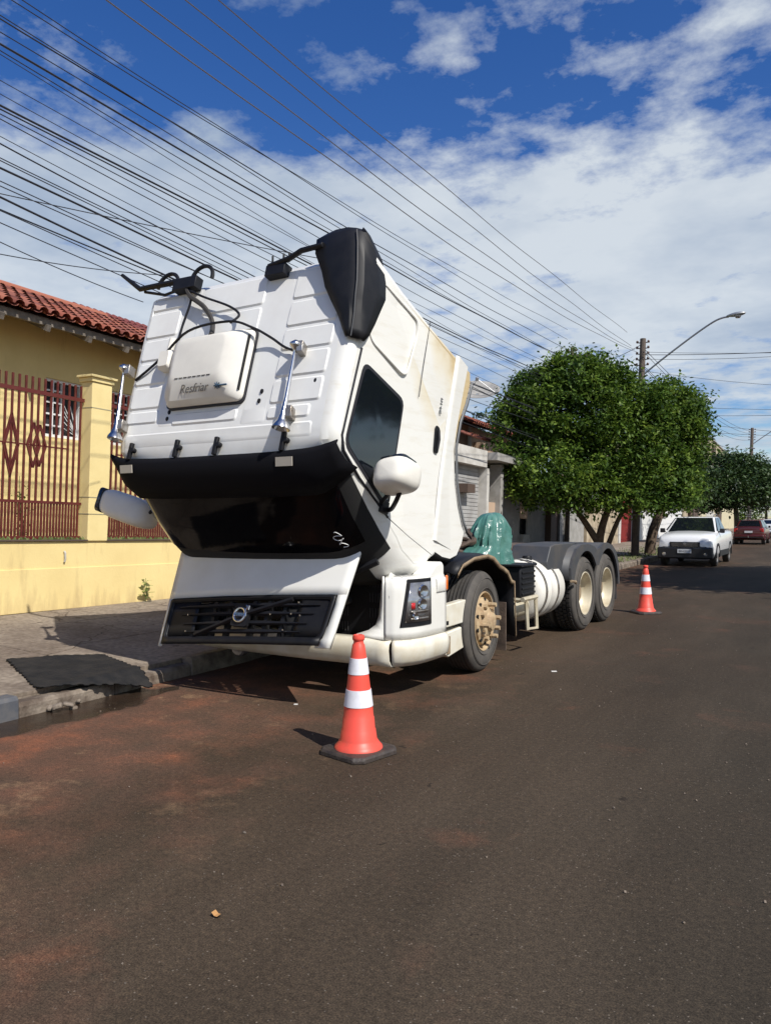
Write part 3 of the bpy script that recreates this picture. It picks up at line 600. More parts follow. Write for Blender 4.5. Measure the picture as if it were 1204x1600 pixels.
# densify attribute resolution on the side: separate side skins slightly proud, carrying the grime field
def side_skin(sgn):
    g = MB(); rows_ = []
    n = nP
    base = [csurf(i, HWD) for i in range(n)]
    return base
capR = [csurf(i, HWD) for i in range(nP)]
def inside(p, poly):
    c = False; n = len(poly)
    for i in range(n):
        a, b = poly[i], poly[i-1]
        if (a[1] > p[1]) != (b[1] > p[1]) and p[0] < (b[0]-a[0])*(p[1]-a[1])/(b[1]-a[1])+a[0]: c = not c
    return c
for sgn in (1,):
    bm = bmesh.new(); st = .06
    fs_ = np.arange(-.26, 2.3, st); hs_ = np.arange(-.42, 1.8, st); vd = {}
    vs = [bm.verts.new(cp(HWD+.0025, q[0], q[1])) for q in capR]; fc = bm.faces.new(vs)
    for f in fs_[1:]:
        v = P0+Fv*f; bmesh.ops.bisect_plane(bm, geom=bm.faces[:]+bm.edges[:]+bm.verts[:], plane_co=v, plane_no=Fv)
    for h in hs_[1:]:
        v = P0+Uv*h; bmesh.ops.bisect_plane(bm, geom=bm.faces[:]+bm.edges[:]+bm.verts[:], plane_co=v, plane_no=Uv)
    me = bpy.data.meshes.new('side_skin'); bm.to_mesh(me); bm.free(); me.materials.append(M['cab_paint'])
    o = bpy.data.objects.new('side_skin', me); C.objects.link(o); o.parent = cab
    at = me.attributes.new('grime', 'FLOAT', 'POINT'); vals = []
    for v in me.vertices:
        q = Vector((0, v.co.y, v.co.z))-P0; f, h = q.dot(Fv), q.dot(Uv)
        vals.append(min(.95, max(0, 1-f/1.0)*1.05*max(0, 1-max(0, h-.55)/.75)+max(0, 1-(h+.15)/.45)*.40*max(0, 1-f/1.9)))
    at.data.foreach_set('value', vals)
def poly_side(poly, t0, t1, name, m, w=HWD, par=None, **k):
    g = MB(); g.prism(poly, t0, t1, lambda p, q, t: cp(w+t, p, q)); return g.build(name, m, par or cab, smooth=0, **k)
def rounded(poly, r, n=4):
    out = []; m = len(poly)
    for i in range(m):
        p = Vector(poly[i]); a = (Vector(poly[i-1])-p); b = (Vector(poly[(i+1) % m])-p); la, lb = a.length, b.length; rr = min(r, la*.45, lb*.45); a.normalize(); b.normalize()
        p1, p2 = p+a*rr, p+b*rr
        for k in range(n+1):
            t = k/n; out.append(tuple((p1*(1-t)**2+p*2*t*(1-t)+p2*t*t)))
    return out
def side_strip(pts, wd, name, m, w=HWD, h=.006, n=6):
    g = MB(); g.tube([cp(w, *p) for p in pts], wd/2, n); return g.build(name, m, cab)
for sg in (1, -1):
    W_ = HWD*sg; a_, b_ = (.003*sg, .008*sg)
    win = rounded([(.665, 1.615), (1.30, 1.66), (1.57, 1.09), (1.55, 1.01), (1.335, 1.035), (.735, 1.07)], .07)
    win_o = rounded([(.635, 1.64), (1.32, 1.685), (1.605, 1.09), (1.575, .985), (1.335, 1.01), (.705, 1.045)], .08)
    wf = poly_side(win_o, a_, a_*2.2, 'window_seal', 'seal', W_)
    poly_side(win, a_*2.3, a_*3.4, 'side_window', 'glass_dark', W_)
    # door outline seal along the roof and down the windscreen pillar
    sealp = [(.56, 1.70), (.95, 1.715), (1.27, 1.725), (1.37, 1.67), (1.50, 1.43), (1.68, .97)]
    side_strip(sealp, .022, 'door_seal', 'seal', W_+.001*sg)
    side_strip([(1.68, .97), (1.74, .6), (1.775, .3), (1.79, .17)], .008, 'hinge_gap', 'seal', W_)
    side_strip([(.56, 1.70), (.60, 1.2), (.62, .5)], .0035, 'door_gap', 'mirror_grey', W_) if sg == -1 else None
    side_strip([(-.10, .862), (.3, .845), (.58, .828)], .006, 'locker_gap', 'seal', W_)
    # sleeper side pressing: a raised rounded rib frame
    fr = rounded([(-.06, 1.64), (-.005, 1.06), (.10, 1.02), (.52, 1.075), (.45, 1.60), (.36, 1.68)], .10)
    g = MB(); g.tube([cp(W_+.0*sg, *p) for p in fr], .011, 6, closed=True); g.build('pressed_panel', 'cab_paint', cab)
    # long crease and lower door step moulding
    cr = [(-.05, .295), (.6, .268), (1.1, .235), (1.66, .155)]
    g = MB(); rws = []
    for (f, h) in cr:
        rws.append([cp(W_+z*sg, f, h+q) for q, z in ((.03, 0.001), (.012, .016), (-.0, .020), (-.03, .018), (-.09, .012), (-.22 if f < .1 else (-.17 if f < 1.2 else -.33), .004))])
    g.grid(rws); g.build('lower_moulding', 'cab_paint', cab, smooth=60)
    # door handle
    hd = rounded([(.69, .485), (.93, .44), (.925, .36), (.695, .40)], .04)
    o = poly_side(hd, .002*sg, .012*sg, 'door_handle', 'black_plastic', W_, bevel=.004)
    g = MB(); g.tube([cp(W_+.02*sg, .73, .435), cp(W_+.03*sg, .81, .42), cp(W_+.02*sg, .89, .405)], .013, 8); g.build('grip', 'seal', o)
    # wheel arch lip
    lip = [(.14, -.04), (.29, -.02), (.50, .047), (.75, .05), (1.02, -.06), (1.20, -.18), (1.35, -.325), (1.41, -.42)]
    lp = [(.07, -.01), (.13, -.01), (.28, .015), (.49, .08), (.76, .084), (1.04, -.03), (1.22, -.155), (1.37, -.30), (1.44, -.41)]
    g = MB(); g.grid([[cp(W_+.018*sg, *a), cp(W_+.022*sg, *b)] for a, b in zip([(.06, -.02)]+lip, lp)], 0); g.build('arch_trim', 'mirror_grey', cab, smooth=60, solid=.012)
    # cab step riser at the nose corner (white lower piece)
# badge on the cab side behind the handle
m_ = frame_mtx(cp(HWD+.003, .50, .44), Fv, Uv); text_mesh('FH 440', .052, 'mirror_grey', 'badge', cab, m_, .002)

# windscreen and the black surround
def front_patch(i0, i1, w0, w1, off, name, m, nw=22, par=None, sub=3):
    g = MB(); rws = []
    for w in sorted(set([w0, w1]+[q for q in ws() if w0 < q < w1])):
        row = []
        for i in range(i0, i1):
            for s_ in range(sub):
                t = s_/sub; a = csurf(i, w, off); b = csurf(i+1, w, off); row.append(cp(w, *(a*(1-t)+b*t)))
        row.append(cp(w, *csurf(i1, w, off))); rws.append(row)
    g.grid(rws); return g.build(name, m, par or cab, smooth=50)
front_patch(11, 15, -1.25, 1.25, .008, 'windscreen_frit', 'black_matte')
wsg = front_patch(11, 14, -1.17, 1.17, .014, 'windscreen', 'windscreen_glass')
front_patch(15, 19, -1.10, 1.08, .008, 'front_cavity_shade', 'black_matte')  # black patch on the closed front stands for the shaded interior
# bottom cowl lip with wiper spindles
g = MB(); g.tube([cp(w, *csurf(15, w, .02)) for w in np.linspace(-1.17, 1.17, 14)], .035, 8); g.build('cowl', 'black_plastic', cab)
# signature-like sticker in the corner of the windscreen
g = MB(); pts = []
for k in range(40):
    t = k/39; w = 1.02+.045*math.sin(t*17)*(.4+.6*math.cos(t*5)**2); s_ = 14-.55*t-.1+.05*math.sin(t*25)
    i = int(s_); q = csurf(i, w, .016)*(1-(s_-i))+csurf(min(i+1, 15), w, .016)*(s_-i); pts.append(cp(w, *q))
g.tube(pts, .0032, 4); g.build('signature_sticker', 'white_frame', cab)

# sun visor
g = MB(); rws = []
for k in range(41):
    t = -1+2*k/40; w = t*(HWD+.05); e_ = abs(t); cur = max(0, (e_-.80)/.20)**1.8     # ends sweep back over the roof corner
    d_ = .05*(1-e_**4)
    rws.append([cp(w, 1.37+d_-.03*cur, 1.835-.02*e_**6), cp(w, 1.42+d_-.05*cur, 1.85-.03*e_**4), cp(w, 1.50+d_-.09*cur, 1.83-.04*e_**4-.03*cur), cp(w, 1.60+d_-.15*cur, 1.76-.05*e_**4-.04*cur), cp(w*.985, 1.655+d_-.21*cur, 1.64-.08*e_**4-.05*cur)])
g.grid(rws); vis = g.build('sun_visor', 'visor_black', cab, smooth=60, solid=.012)
for w, l in ((-1.02, .08), (.86, .085)):
    g = MB(); q = [cp(w-l, 1.47, 1.862), cp(w+l, 1.47, 1.862), cp(w+l, 1.535, 1.84), cp(w-l, 1.535, 1.84)]; g.add(q, [(0, 1, 2, 3)]); g.build('marker_lamp', 'sticker', vis, smooth=0, solid=.008)
for w in (-1.02, -.42, .06, .80):
    g = MB(); g.box(cp(w, 1.34, 1.845), (.035, .03, .15), Euler((RT, 0, 0)).to_matrix()); g.tube([cp(w+.03, 1.33, 1.82), cp(w+.03, 1.33, 1.86)], .022, 10); g.build('visor_bracket', 'black_plastic', vis, bevel=.004)

# roof pressings
def roof_pad(w0, w1, f0, f1, t=.012, z=1.80):
    poly = rounded([(w0, f0), (w1, f0), (w1, f1), (w0, f1)], .03, 3); n = len(poly); g_ = []
    cx_, cf_ = (w0+w1)/2, (f0+f1)/2
    def rf(f): return float(np.interp(f, [-.3, -.245, -.17, .3, .8, 1.22, 1.33, 1.42], [1.72, 1.74, 1.80, 1.82, 1.83, 1.83, 1.81, 1.73]))
    vs = [cp(p[0], p[1], rf(p[1])+.001) for p in poly]
    vs += [cp(cx_+(p[0]-cx_)*(1-.024/abs(w1-w0)), cf_+(p[1]-cf_)*(1-.03/abs(f1-f0)), rf(p[1])+t) for p in poly]
    rp.add(vs, [tuple(range(n, 2*n))]+[(i, (i+1) % n, n+(i+1) % n, n+i) for i in range(n)])
rp = MB()
fe = [-.16, .12, .37, .58, .81, 1.03, 1.16]
for i in range(6): roof_pad(.56, 1.08 if i < 5 else 1.0, fe[i]+.010, fe[i+1]-.010)
fe = [-.16, -.02, .26, .49, .73, .96, 1.10]
for i in range(6): roof_pad(-1.17, -.76, fe[i]+.010, fe[i+1]-.010)
roof_pad(-.50, .24, -.17, .10); roof_pad(-.52, .24, .12, .40); roof_pad(-.56, .22, 1.02, 1.13)
roof_pad(.27, .54, -.20, 1.17, .005); roof_pad(-.74, -.55, -.20, 1.13, .005)
roof_pad(-1.15, 1.05, 1.18, 1.30, .008)
rp.build('roof_pressing', 'roof_paint', cab, smooth=25)
# the roof skin itself is a cooler white
front_patch(6, 11, -1.14, 1.14, .0015, 'roof_skin', 'roof_paint')
for w, f in ((.45, .90), (.44, .98), (-.62, 1.0), (-.63, 1.06), (1.0, .86)):
    g = MB(); g.lathe([(0, .014), (.014, .012), (.017, 0)], n=10); 
    vs = [cp(w+v[0]*1., f+v[1]*1.3, 1.83+v[2]) for v in g.v]; g2 = MB(); g2.add(vs, g.f); g2.build('roof_plug', 'black_plastic', cab)
# gutter ribs between roof and side
for sg in (1, -1):
    g = MB(); g.tube([cp(sg*1.165, f, 1.805) for f in np.linspace(-.15, 1.28, 12)], .010, 6); g.build('roof_gutter', 'roof_paint', cab)

# roof air cooler
def acp(w, f, h): return cp(w-.16, f-.30, 1.83+h)
ac = MB()
def ring(w0, w1, f0, f1, h, r=.06):
    return [acp(p[0], p[1], h) for p in rounded([(w0, f0), (w1, f0), (w1, f1), (w0, f1)], r, 5)]
R_ = [ring(-.47, .44, .66, 1.28, .03), ring(-.47, .44, .66, 1.28, .05, .07), ring(-.45, .37, .675, 1.25, .105, .09), ring(-.36, .25, .72, 1.10, .165, .08), ring(-.33, .22, .74, 1.07, .17, .07)]
ac.grid(R_, closed=True); n_ = len(R_[0]); ac.f.append(tuple(4*n_+k for k in range(n_))); ac.mi.append(0)
aco = ac.build('roof_air_cooler', 'ac_white', cab, smooth=35)
g = MB(); q = [ring(-.48, .44, .64, 1.29, -.0), ring(-.48, .44, .64, 1.29, .035)]; g.grid(q, closed=True); g.f.append(tuple(n_+k for k in range(n_))); g.mi.append(0); g.build('base_seal', 'seal', aco)
g = MB()
for k in range(14): g.box(acp(.415, .74+.034*k, .078), (.012, .018, .035), Euler((RT, 0, 0)).to_matrix())
g.build('vent_slot', 'black_matte', aco, smooth=0); g = MB()
for k in range(8): g.box(acp(-.26+.055*k, 1.085, .1655), (.038, .012, .006), Euler((RT, 0, 0)).to_matrix())
g.build('vent_slot', 'black_matte', aco, smooth=0)
sv = (Vector(acp(0, 1.25, .105))-Vector(acp(0, 1.10, .165))).normalized(); so_ = Vector(acp(-.06, 1.175, .138)); nv = Vector((1, 0, 0)).cross(-sv)
text_mesh('Resfriar', .10, 'ink', 'lettering', aco, frame_mtx(so_+nv*.004, (1, 0, 0), -sv), .001, .5)
g = MB()
for an in range(0, 360, 45):
    c_ = so_+Vector((.27, 0, 0))+nv*.005; e_ = c_+Vector((1, 0, 0))*math.cos(R(an))*.035+sv*math.sin(R(an))*.028; g.tube([c_, e_], .005, 4)
g.tube([so_+Vector((.24, 0, 0))+nv*.005, so_+Vector((.37, 0, 0))+nv*.005], .008, 4); g.build('emblem', 'ink_blue', aco)
g = MB(); q = [[acp(p[0], p[1], h) for p in rounded([(-.66+s_, .74+s_), (-.50-s_, .74+s_), (-.50-s_, .92-s_), (-.66+s_, .92-s_)], .03)] for h, s_ in ((0, 0), (.07, .0), (.10, .02))]
g.grid(q, closed=True); n2_ = len(q[0]); g.f.append(tuple(2*n2_+k for k in range(n2_))); g.mi.append(0); g.tube([acp(-.57, .78, .05), acp(-.57, .62, .04)], .03); g.build('side_box', 'ac_white', aco)

# trumpets
for w, f0, f1, big in ((.80, .55, 1.27, 1), (-1.27, .53, 1.25, 1)):
    g = MB(); L_ = f1-f0
    ax = [(.0, .018), (.03, .05), (.05, .045), (.07, .016), (.10, .012), (.45, .017), (.58, .030), (.64, .050), (.68, .072), (.66, .068), (.6, .03)]
    def hp(s_, a_, r_): return cp(w+math.cos(a_)*r_+(.04 if w > 0 else .14)*s_, f0+s_*L_/.68, 1.92+math.sin(a_)*r_)
    g.grid([[hp(s_, 2*math.pi*k/20, r_) for k in range(20)] for s_, r_ in ax], closed=True); h_ = g.build('air_horn', 'chrome', cab, smooth=60)
    g = MB()
    for s_ in (.06, .56): g = MB(); c_ = hp(s_, 0, 0); g.box((c_[0]+.03, c_[1]+.04, c_[2]-.0), (.05, .10, .09), Euler((RT, 0, .3)).to_matrix()); g.tube([c_, (c_[0]+.06, c_[1]+.02, c_[2]+.03)], .02); g.build('bracket', 'steel', h_, bevel=.004)
# rear bars, loops and hoses on the roof
g = MB(); g.tube([cp(-1.60, -.44, 1.92), cp(-1.34, -.27, 1.88), cp(-1.0, -.27, 1.87), cp(-.62, -.27, 1.86)], [.018, .026, .028, .028], 8); g.box(cp(-.72, -.22, 1.85), (.28, .09, .11), Euler((RT, 0, 0)).to_matrix()); g.tube([cp(-1.3, -.25, 1.85), cp(-1.0, -.17, 1.85), cp(-.7, -.2, 1.86)], .014)
g.build('fairing_bar', 'black_plastic', cab, bevel=.004)
for w in (-1.0, -.56):
    g = MB(); g.tube([cp(w+.13*math.cos(R(a)), -.27-.12*math.sin(R(a)), 1.84) for a in range(-10, 200, 15)], .018, 8); g.build('cable_loop', 'black_plastic', cab)
g = MB(); g.tube([cp(.26, -.22, 1.86), cp(.50, -.24, 1.88), cp(.62, -.28, 1.89), cp(.86, -.27, 1.91)], .024, 8); g.box(cp(.35, -.17, 1.83), (.20, .10, .10), Euler((RT, 0, 0)).to_matrix())
for w in (.30, .42, .48): g.tube([cp(w, -.22, 1.86), cp(w, -.30, 1.88)], .010, 6)
g.build('fairing_bar', 'black_plastic', cab, bevel=.004)
def curve(pts, n=10):
    pts = [Vector(p) for p in pts]; o = []
    for i in range(len(pts)-1):
        p0, p1, p2, p3 = pts[max(i-1, 0)], pts[i], pts[i+1], pts[min(i+2, len(pts)-1)]
        for k in range(n):
            t = k/n; o.append(.5*((2*p1)+(-p0+p2)*t+(2*p0-5*p1+4*p2-p3)*t*t+(-p0+3*p1-3*p2+p3)*t**3))
    return o+[pts[-1]]
for pts, r_ in (([(-1.16, .66, 1.85), (-1.0, .58, 1.86), (-.83, .48, 1.87), (-.42, .34, 1.98), (.08, .33, 2.0), (.30, .38, 1.93), (.47, .46, 1.87), (.62, .55, 1.86), (.79, .62, 1.87)], .011),
                ([(-.70, -.18, 1.87), (-.62, -.08, 1.87), (-.42, .05, 1.87), (-.28, .20, 1.87), (-.18, .33, 1.93), (-.12, .42, 1.98)], .021), ([(-.70, -.16, 1.87), (-.62, -.05, 1.86), (-.66, .2, 1.86), (-.66, .42, 1.87)], .011),
                ([(-.68, -.16, 1.87), (-.45, -.05, 1.87), (-.11, .09, 1.87), (.05, .2, 1.88), (.08, .33, 1.98)], .011)):
    g = MB(); g.tube(curve([cp(*p) for p in pts], 6), r_, 6); g.build('roof_hose', 'rubber' if r_ > .015 else 'black_plastic', cab)
# side air deflector at the rear corner: creased black blade
# columns: roof-side edge, middle, crease, side edge ; rows along f
dfl = [(-.39, .84, 1.12, 1.88, 1.83), (-.35, .76, 1.15, 1.895, 1.79), (-.22, .78, 1.19, 1.90, 1.64), (-.05, .88, 1.22, 1.89, 1.58), (.10, .95, 1.25, 1.89, 1.58), (.22, 1.03, 1.255, 1.88, 1.62), (.35, 1.12, 1.26, 1.86, 1.66), (.46, 1.18, 1.26, 1.85, 1.70), (.53, 1.22, 1.255, 1.84, 1.74)]
g = MB(); g.grid([[cp(a, f, hc-.03*(1.24-a)), cp(a*.6+b*.4, f, hc+.012), cp(a*.2+b*.8, f, hc+.008), cp(b, f, hc-.02), cp(b+.035, f, hc-.05), cp(b+.06, f, hc*.4+hs*.6), cp(b+.055, f, hs)] for f, a, b, hc, hs in dfl])
df = g.build('air_deflector', 'black_plastic', cab, smooth=30, solid=.018)
g = MB(); g.tube([cp(b+.012, f, hc+.004) for f, a, b, hc, hs in dfl[1:]], .006, 5); g.build('crease_highlight', 'grey_plastic', df)  # paler bead puts the bright line of the crease into the colour

# mirrors
def mirror_body(c, ax, ay, az, name, m, par, ex=3.2, n=20, taper=.0):
    g = MB(); c, ax, ay, az = map(Vector, (c, ax, ay, az)); rws = []
    for i in range(n//2+1):
        ph = -math.pi/2+math.pi*i/(n//2); cz = math.copysign(abs(math.sin(ph))**(2/ex), math.sin(ph)); cr_ = abs(math.cos(ph))**(2/ex)
        row = []
        for k in range(n):
            a = 2*math.pi*k/n; x = math.copysign(abs(math.cos(a))**(2/ex), math.cos(a))*cr_; y = math.copysign(abs(math.sin(a))**(2/ex), math.sin(a))*cr_
            row.append(c+ax*x*(1-taper*cz)+ay*y+az*cz)
        rws.append(row)
    g.grid(rws, closed=True); return g.build(name, m, par, smooth=60)
for sg in (1, -1):
    if sg > 0: c_ = Vector(cp(1.50, 1.44, 1.27)); AX, AY, AZ = Vector((.155, .0, .02)), Fv*.125, Uv*.17
    else: c_ = Vector(cp(-1.78, 1.645, 1.15)); AX, AY, AZ = Vector((.29, .05, -.085)), Fv*.14+Vector((-.015, 0, 0)), Uv*.13
    mb = mirror_body(c_, AX, AY, AZ, 'wing_mirror', 'ac_white', cab, 3.4, 28, .10)
    g = MB(); q = c_-(AY*.72 if sg > 0 else AX*.80); e1, e2 = (AX, AZ) if sg > 0 else (AY, AZ); nn2 = (-AY if sg > 0 else -AX).normalized()
    K_ = .72 if sg > 0 else .86; pl = rounded([(-K_, -K_), (K_, -K_), (K_, K_), (-K_, K_)], .35); g.prism(pl, 0, .035, lambda a, b, t: tuple(q+e1*a+e2*b+nn2*t)); g.build('mirror_glass', 'glass_dark', mb)
    a0 = Vector(cp(sg*(HWD-.03), 1.62, 1.02)); g = MB(); e0_ = c_+AY*.75+AZ*-.2
    g.tube(curve([a0, a0+Vector((.07*sg, 0, -.01)), a0*.3+e0_*.7+Vector((.03*sg, 0, -.05)), e0_+AX*.25*sg], 5), .020, 8)
    g.tube(curve([a0+Uv*.07, a0+Uv*.09+Vector((.05*sg, 0, .03)), e0_-AX*.3*sg], 5), .018, 8)
    g.box(a0+Uv*.04+Vector((.02*sg, 0, 0)), (.07, .10, .10), Euler((RT, 0, 0)).to_matrix()); g.build('mirror_arm', 'black_plastic', mb, bevel=.008)

# --- lower front: headlamp housings, bumper, radiator, steps (plan outline, right side; mirrored for the left)
plan = [(.0, -.73), (.0, -.90), (-.003, -1.03), (-.014, -1.15), (-.042, -1.25), (-.085, -1.33), (-.14, -1.38), (-.21, -1.41)]
def planpt(s):
    k = min(int(s), len(plan)-2); t = s-k; a, b = Vector(plan[k]), Vector(plan[k+1]); p = a*(1-t)+b*t; n = Vector(((b-a).y, -(b-a).x)).normalized()
    n = Vector((-n.x, -n.y)) if n.x < 0 or n.y > 0 else n
    return p, n
def corner(zp, s0, s1, m, name, par, sg, steps=16, slant=0., **k):
    """zp: list of (z, outward offset)"""
    g = MB(); rws = []
    for j in range(steps+1):
        row = []
        for z, o in zp:
            s_ = s0+(s1-slant*(z-.6)/.38-s0)*j/steps; p, n = planpt(s_)
            q = p+n*o; x = q.x if sg > 0 else -2.53-q.x; row.append((x, q.y, z))
        rws.append(row)
    g.grid(rws); return g.build(name, m, par, smooth=45, **k)
for sg in (1, -1):
    hs = corner([(.50, 0), (.56, .004), (.90, 0), (.965, -.003), (1.0, -.02), (1.01, -.10)], 0, 6.9, 'white_paint', 'headlamp_housing', TR, sg, 30, solid=.02)
    q0 = -.0; g = MB(); g.prism([(-.735, .97), (-.735, 1.09), (-.78, 1.12), (-.90, 1.10), (-1.00, 1.03), (-1.06, .97)], -.004, -.30, lambda a, b, t: ((t if sg > 0 else -2.53-t), a, b)); g.build('housing_top', 'white_paint', hs, bevel=.02)
    sx = (lambda x: x) if sg > 0 else (lambda x: -2.53-x)
    lampb = corner([(.605, .012), (.61, .018), (.985, .012), (.99, .006)], 1.9, 5.3, 'black_plastic', 'headlamp', hs, sg, 20, .75, solid=.012)
    corner([(.64, .026), (.965, .022)], 2.05, 5.0, 'lamp_glass', 'lens', lampb, sg, 16, .75, solid=.004)
    for zc, rad, s_ in ((.895, .055, 3.0), (.785, .050, 3.1), (.69, .032, 3.9)):
        p, n = planpt(s_); q = p+n*.034; g = MB(); g.lathe([(rad, -.0), (rad*.85, .012), (rad*.5, .004), (0, .001)], n=24)
        mm = frame_mtx((sx(q.x), q.y, zc), (-n.y*sg, n.x, 0), (0, 0, 1)); vs = [tuple(mm @ Vector(v)) for v in g.v]; g2 = MB(); g2.add(vs, g.f); g2.build('reflector', 'chrome', lampb)
    for zc, m__ in ((.72, 'steel'), (.66, 'steel')):
        corner([(zc, .034), (zc+.015, .034)], 2.4, 4.3, m__, 'lamp_divider', lampb, sg, 12, solid=.006)
    corner([(.745, .027), (.80, .027)], 3.85, 4.2, 'red_lens', 'indicator_tint', lampb, sg, 6, solid=.004)
    o = corner([(.86, .012), (.87, .018), (.965, .018), (.98, .012)], .12, 1.1, 'white_paint', 'side_marker', hs, sg, 6, solid=.012); corner([(.87, .018), (.88, .024), (.985, .024), (.995, .018)], .0, .14, 'orange_lens', 'orange_lamp', o, sg, 4, solid=.012)
    # bolt heads and door catch
    g = MB(); g.box((sx(.008), -.70, .57), (.012, .03, .035)); g.build('bolt', 'black_plastic', hs)
    g = MB(); g.lathe([(0, .02), (.018, .018), (.022, 0)], c=(sx(-.185), -1.405, .85), axis='y', n=12); g.build('bolt', 'black_plastic', hs)
    # bumper corner
    zp = [(.275, -.10), (.285, -.02), (.33, .025), (.42, .04), (.47, .03), (.495, 0), (.50, -.05)]
    corner(zp, .0, 6.1, 'cream_paint', 'bumper_corner', TR, sg, 26, solid=.015)
    # step behind the corner, in front of the wheel
    g = MB(); g.prism([(-.66, .28), (-.66, .47), (-.20, .50), (-.16, .38), (-.22, .30), (-.60, .25)], -.04, -.22, lambda a, b, t: (sx(t+.01), a, b)); st_ = g.build('step', 'cream_paint', TR, bevel=.01)
    g = MB(); g.prism([(-.70, .52), (-.715, .72), (-.22, .74), (-.17, .53)], -.02, -.10, lambda a, b, t: (sx(t+.0), a, b)); g.build('step_panel', 'cream_paint', TR, bevel=.01)
    g = MB(); g.bb((sx(-.02), -.64, .28), (sx(-.10), -.58, .44)); g.build('step_bracket', 'rust_steel', TR, bevel=.005)
    # inner frame cheek beside the radiator
    g = MB(); g.prism([(-1.405, .50), (-1.405, .62), (-1.39, .70), (-1.36, .95), (-1.30, 1.05), (-1.1, 1.10), (-1.1, .5)], -.205, -.225, lambda a, b, t: (sx(t), a, b)); g.build('front_cheek', 'white_paint', TR, bevel=.006)
    g = MB(); g.grid([[(sx(-.21), -1.412, z_), (sx(-.21-wd_), -1.40, z_)] for z_, wd_ in ((.50, .30), (.53, .27), (.57, .15), (.62, .08), (.70, .05), (.9, .03), (1.02, .02))]); g.build('front_panel', 'white_paint', TR, solid=.01)
g = MB(); rws = []
for k in range(21):
    x = -.15-2.23*k/20; y = -1.41-.06*(1-((x+1.265)/1.115)**2)
    rws.append([(x, y+.10, .275), (x, y+.02, .285), (x, y-.015, .33), (x, y-.025, .42), (x, y-.015, .47), (x, y+.02, .495), (x, y+.10, .50)])
g.grid(rws); g.build('bumper', 'cream_paint', TR, smooth=50, solid=.012)
for s_ in (-1.80,):
    g = MB(); g.lathe([(0, -.02), (.07, -.02), (.085, 0), (.085, .05)], c=(s_, -1.40, .30), axis='y', n=20); g.build('fog_lamp', 'lamp_glass', TR)
g = MB(); g.bb((-2.28, -1.24, .40), (-.24, -1.02, 1.30)); g.bb((-2.35, -1.02, .6), (-.16, -.85, 1.22)); g.bb((-2.1, -1.30, 1.1), (-1.9, -1.2, 1.28)); rad = g.build('radiator', 'black_plastic', TR, bevel=.01)
g = MB()
for gx_ in range(6):
    for gz_ in range(5):
        for q in range(5): g.box((-.34-.34*gx_-.028*q, -1.242, .56+.13*gz_), (.006, .006, .08))
g.build('radiator_slot', 'grey_plastic', rad, smooth=0)
# crossing hose / coolant bits behind grille
g = MB(); g.box((-1.62, -1.36, 1.02), (.10, .08, .12)); g.build('washer_bottle', 'green_plastic', TR, bevel=.02)
g = MB(); g.box((-1.95, -1.36, 1.0), (.08, .05, .06)); g.build('bracket', 'steel', TR, bevel=.006)
g = MB(); g.box((-1.35, -1.36, .95), (.07, .05, .09)); g.build('bracket', 'steel', TR, bevel=.006)
g = MB(); g.tube(curve([(-2.0, -1.33, .7), (-1.5, -1.38, .62), (-1.0, -1.36, .66), (-.6, -1.33, .8)], 6), .03, 8); g.build('cooling_hose', 'rubber', TR)

# --- open front hatch with the grille
HA, HB = Vector((0, -1.62, 1.235)), Vector((0, -1.98, .415)); HCX = -1.285
hn = Vector((0, HB.z-HA.z, -(HB.y-HA.y))).normalized()
if hn.y > 0: hn = -hn
def hp(u, v, o=0.):   # u -1..1 across, v 0 top .. 1 bottom
    hw = 1.02-.085*v; p = HA*(1-v)+HB*v; bow = .05*(1-u*u)*(1-.3*v)
    q = p+hn*(o+bow); return (HCX+u*hw, q.y, q.z+.072*u+.012)
us = np.linspace(-1, 1, 25)
def hpatch(u0, u1, v0, v1, o, n=20, k=4): return [[hp(u0+(u1-u0)*i/n, v0+(v1-v0)*j/k, o) for j in range(k+1)] for i in range(n+1)]
g = MB(); g.grid(hpatch(-1, 1, 0, .515, 0, 24, 6)); g.grid(hpatch(-1, -.955, .515, 1.0, 0, 2)); g.grid([[hp(u_(v), v, 0) for v in (.515, .6, .8, .92, 1.0)] for u_ in (lambda v: .925 if v < .9 else .86+.0*v, lambda v: .96, lambda v: 1.0)])
hat = g.build('front_hatch', 'white_paint', TR, smooth=45, solid=.014)
# folded edges of the hatch
g = MB()
for u in (-1, 1): g.grid([[hp(u*.999, v, 0.0), hp(u*.995, v, -.025)] for v in np.linspace(0, 1, 8)])
g.grid([[hp(u, 0, .0), hp(u, .01, -.03)] for u in us]); g.build('hatch_flange', 'white_paint', hat, solid=.006)
gb = MB(); gb.grid(hpatch(-.93, -.34, .56, .95, -.05, 6, 2)); gb.build('grille_shade_panel', 'black_matte', hat, solid=.01); gb = MB(); gb.grid(hpatch(.42, .9, .56, .95, -.05, 6, 2)); gb.build('grille_shade_panel', 'black_matte', hat, solid=.01)  # black panels added behind the grille so its gaps look dark
gr = MB()
def gp(u, v, o): return hp(u, v, o)
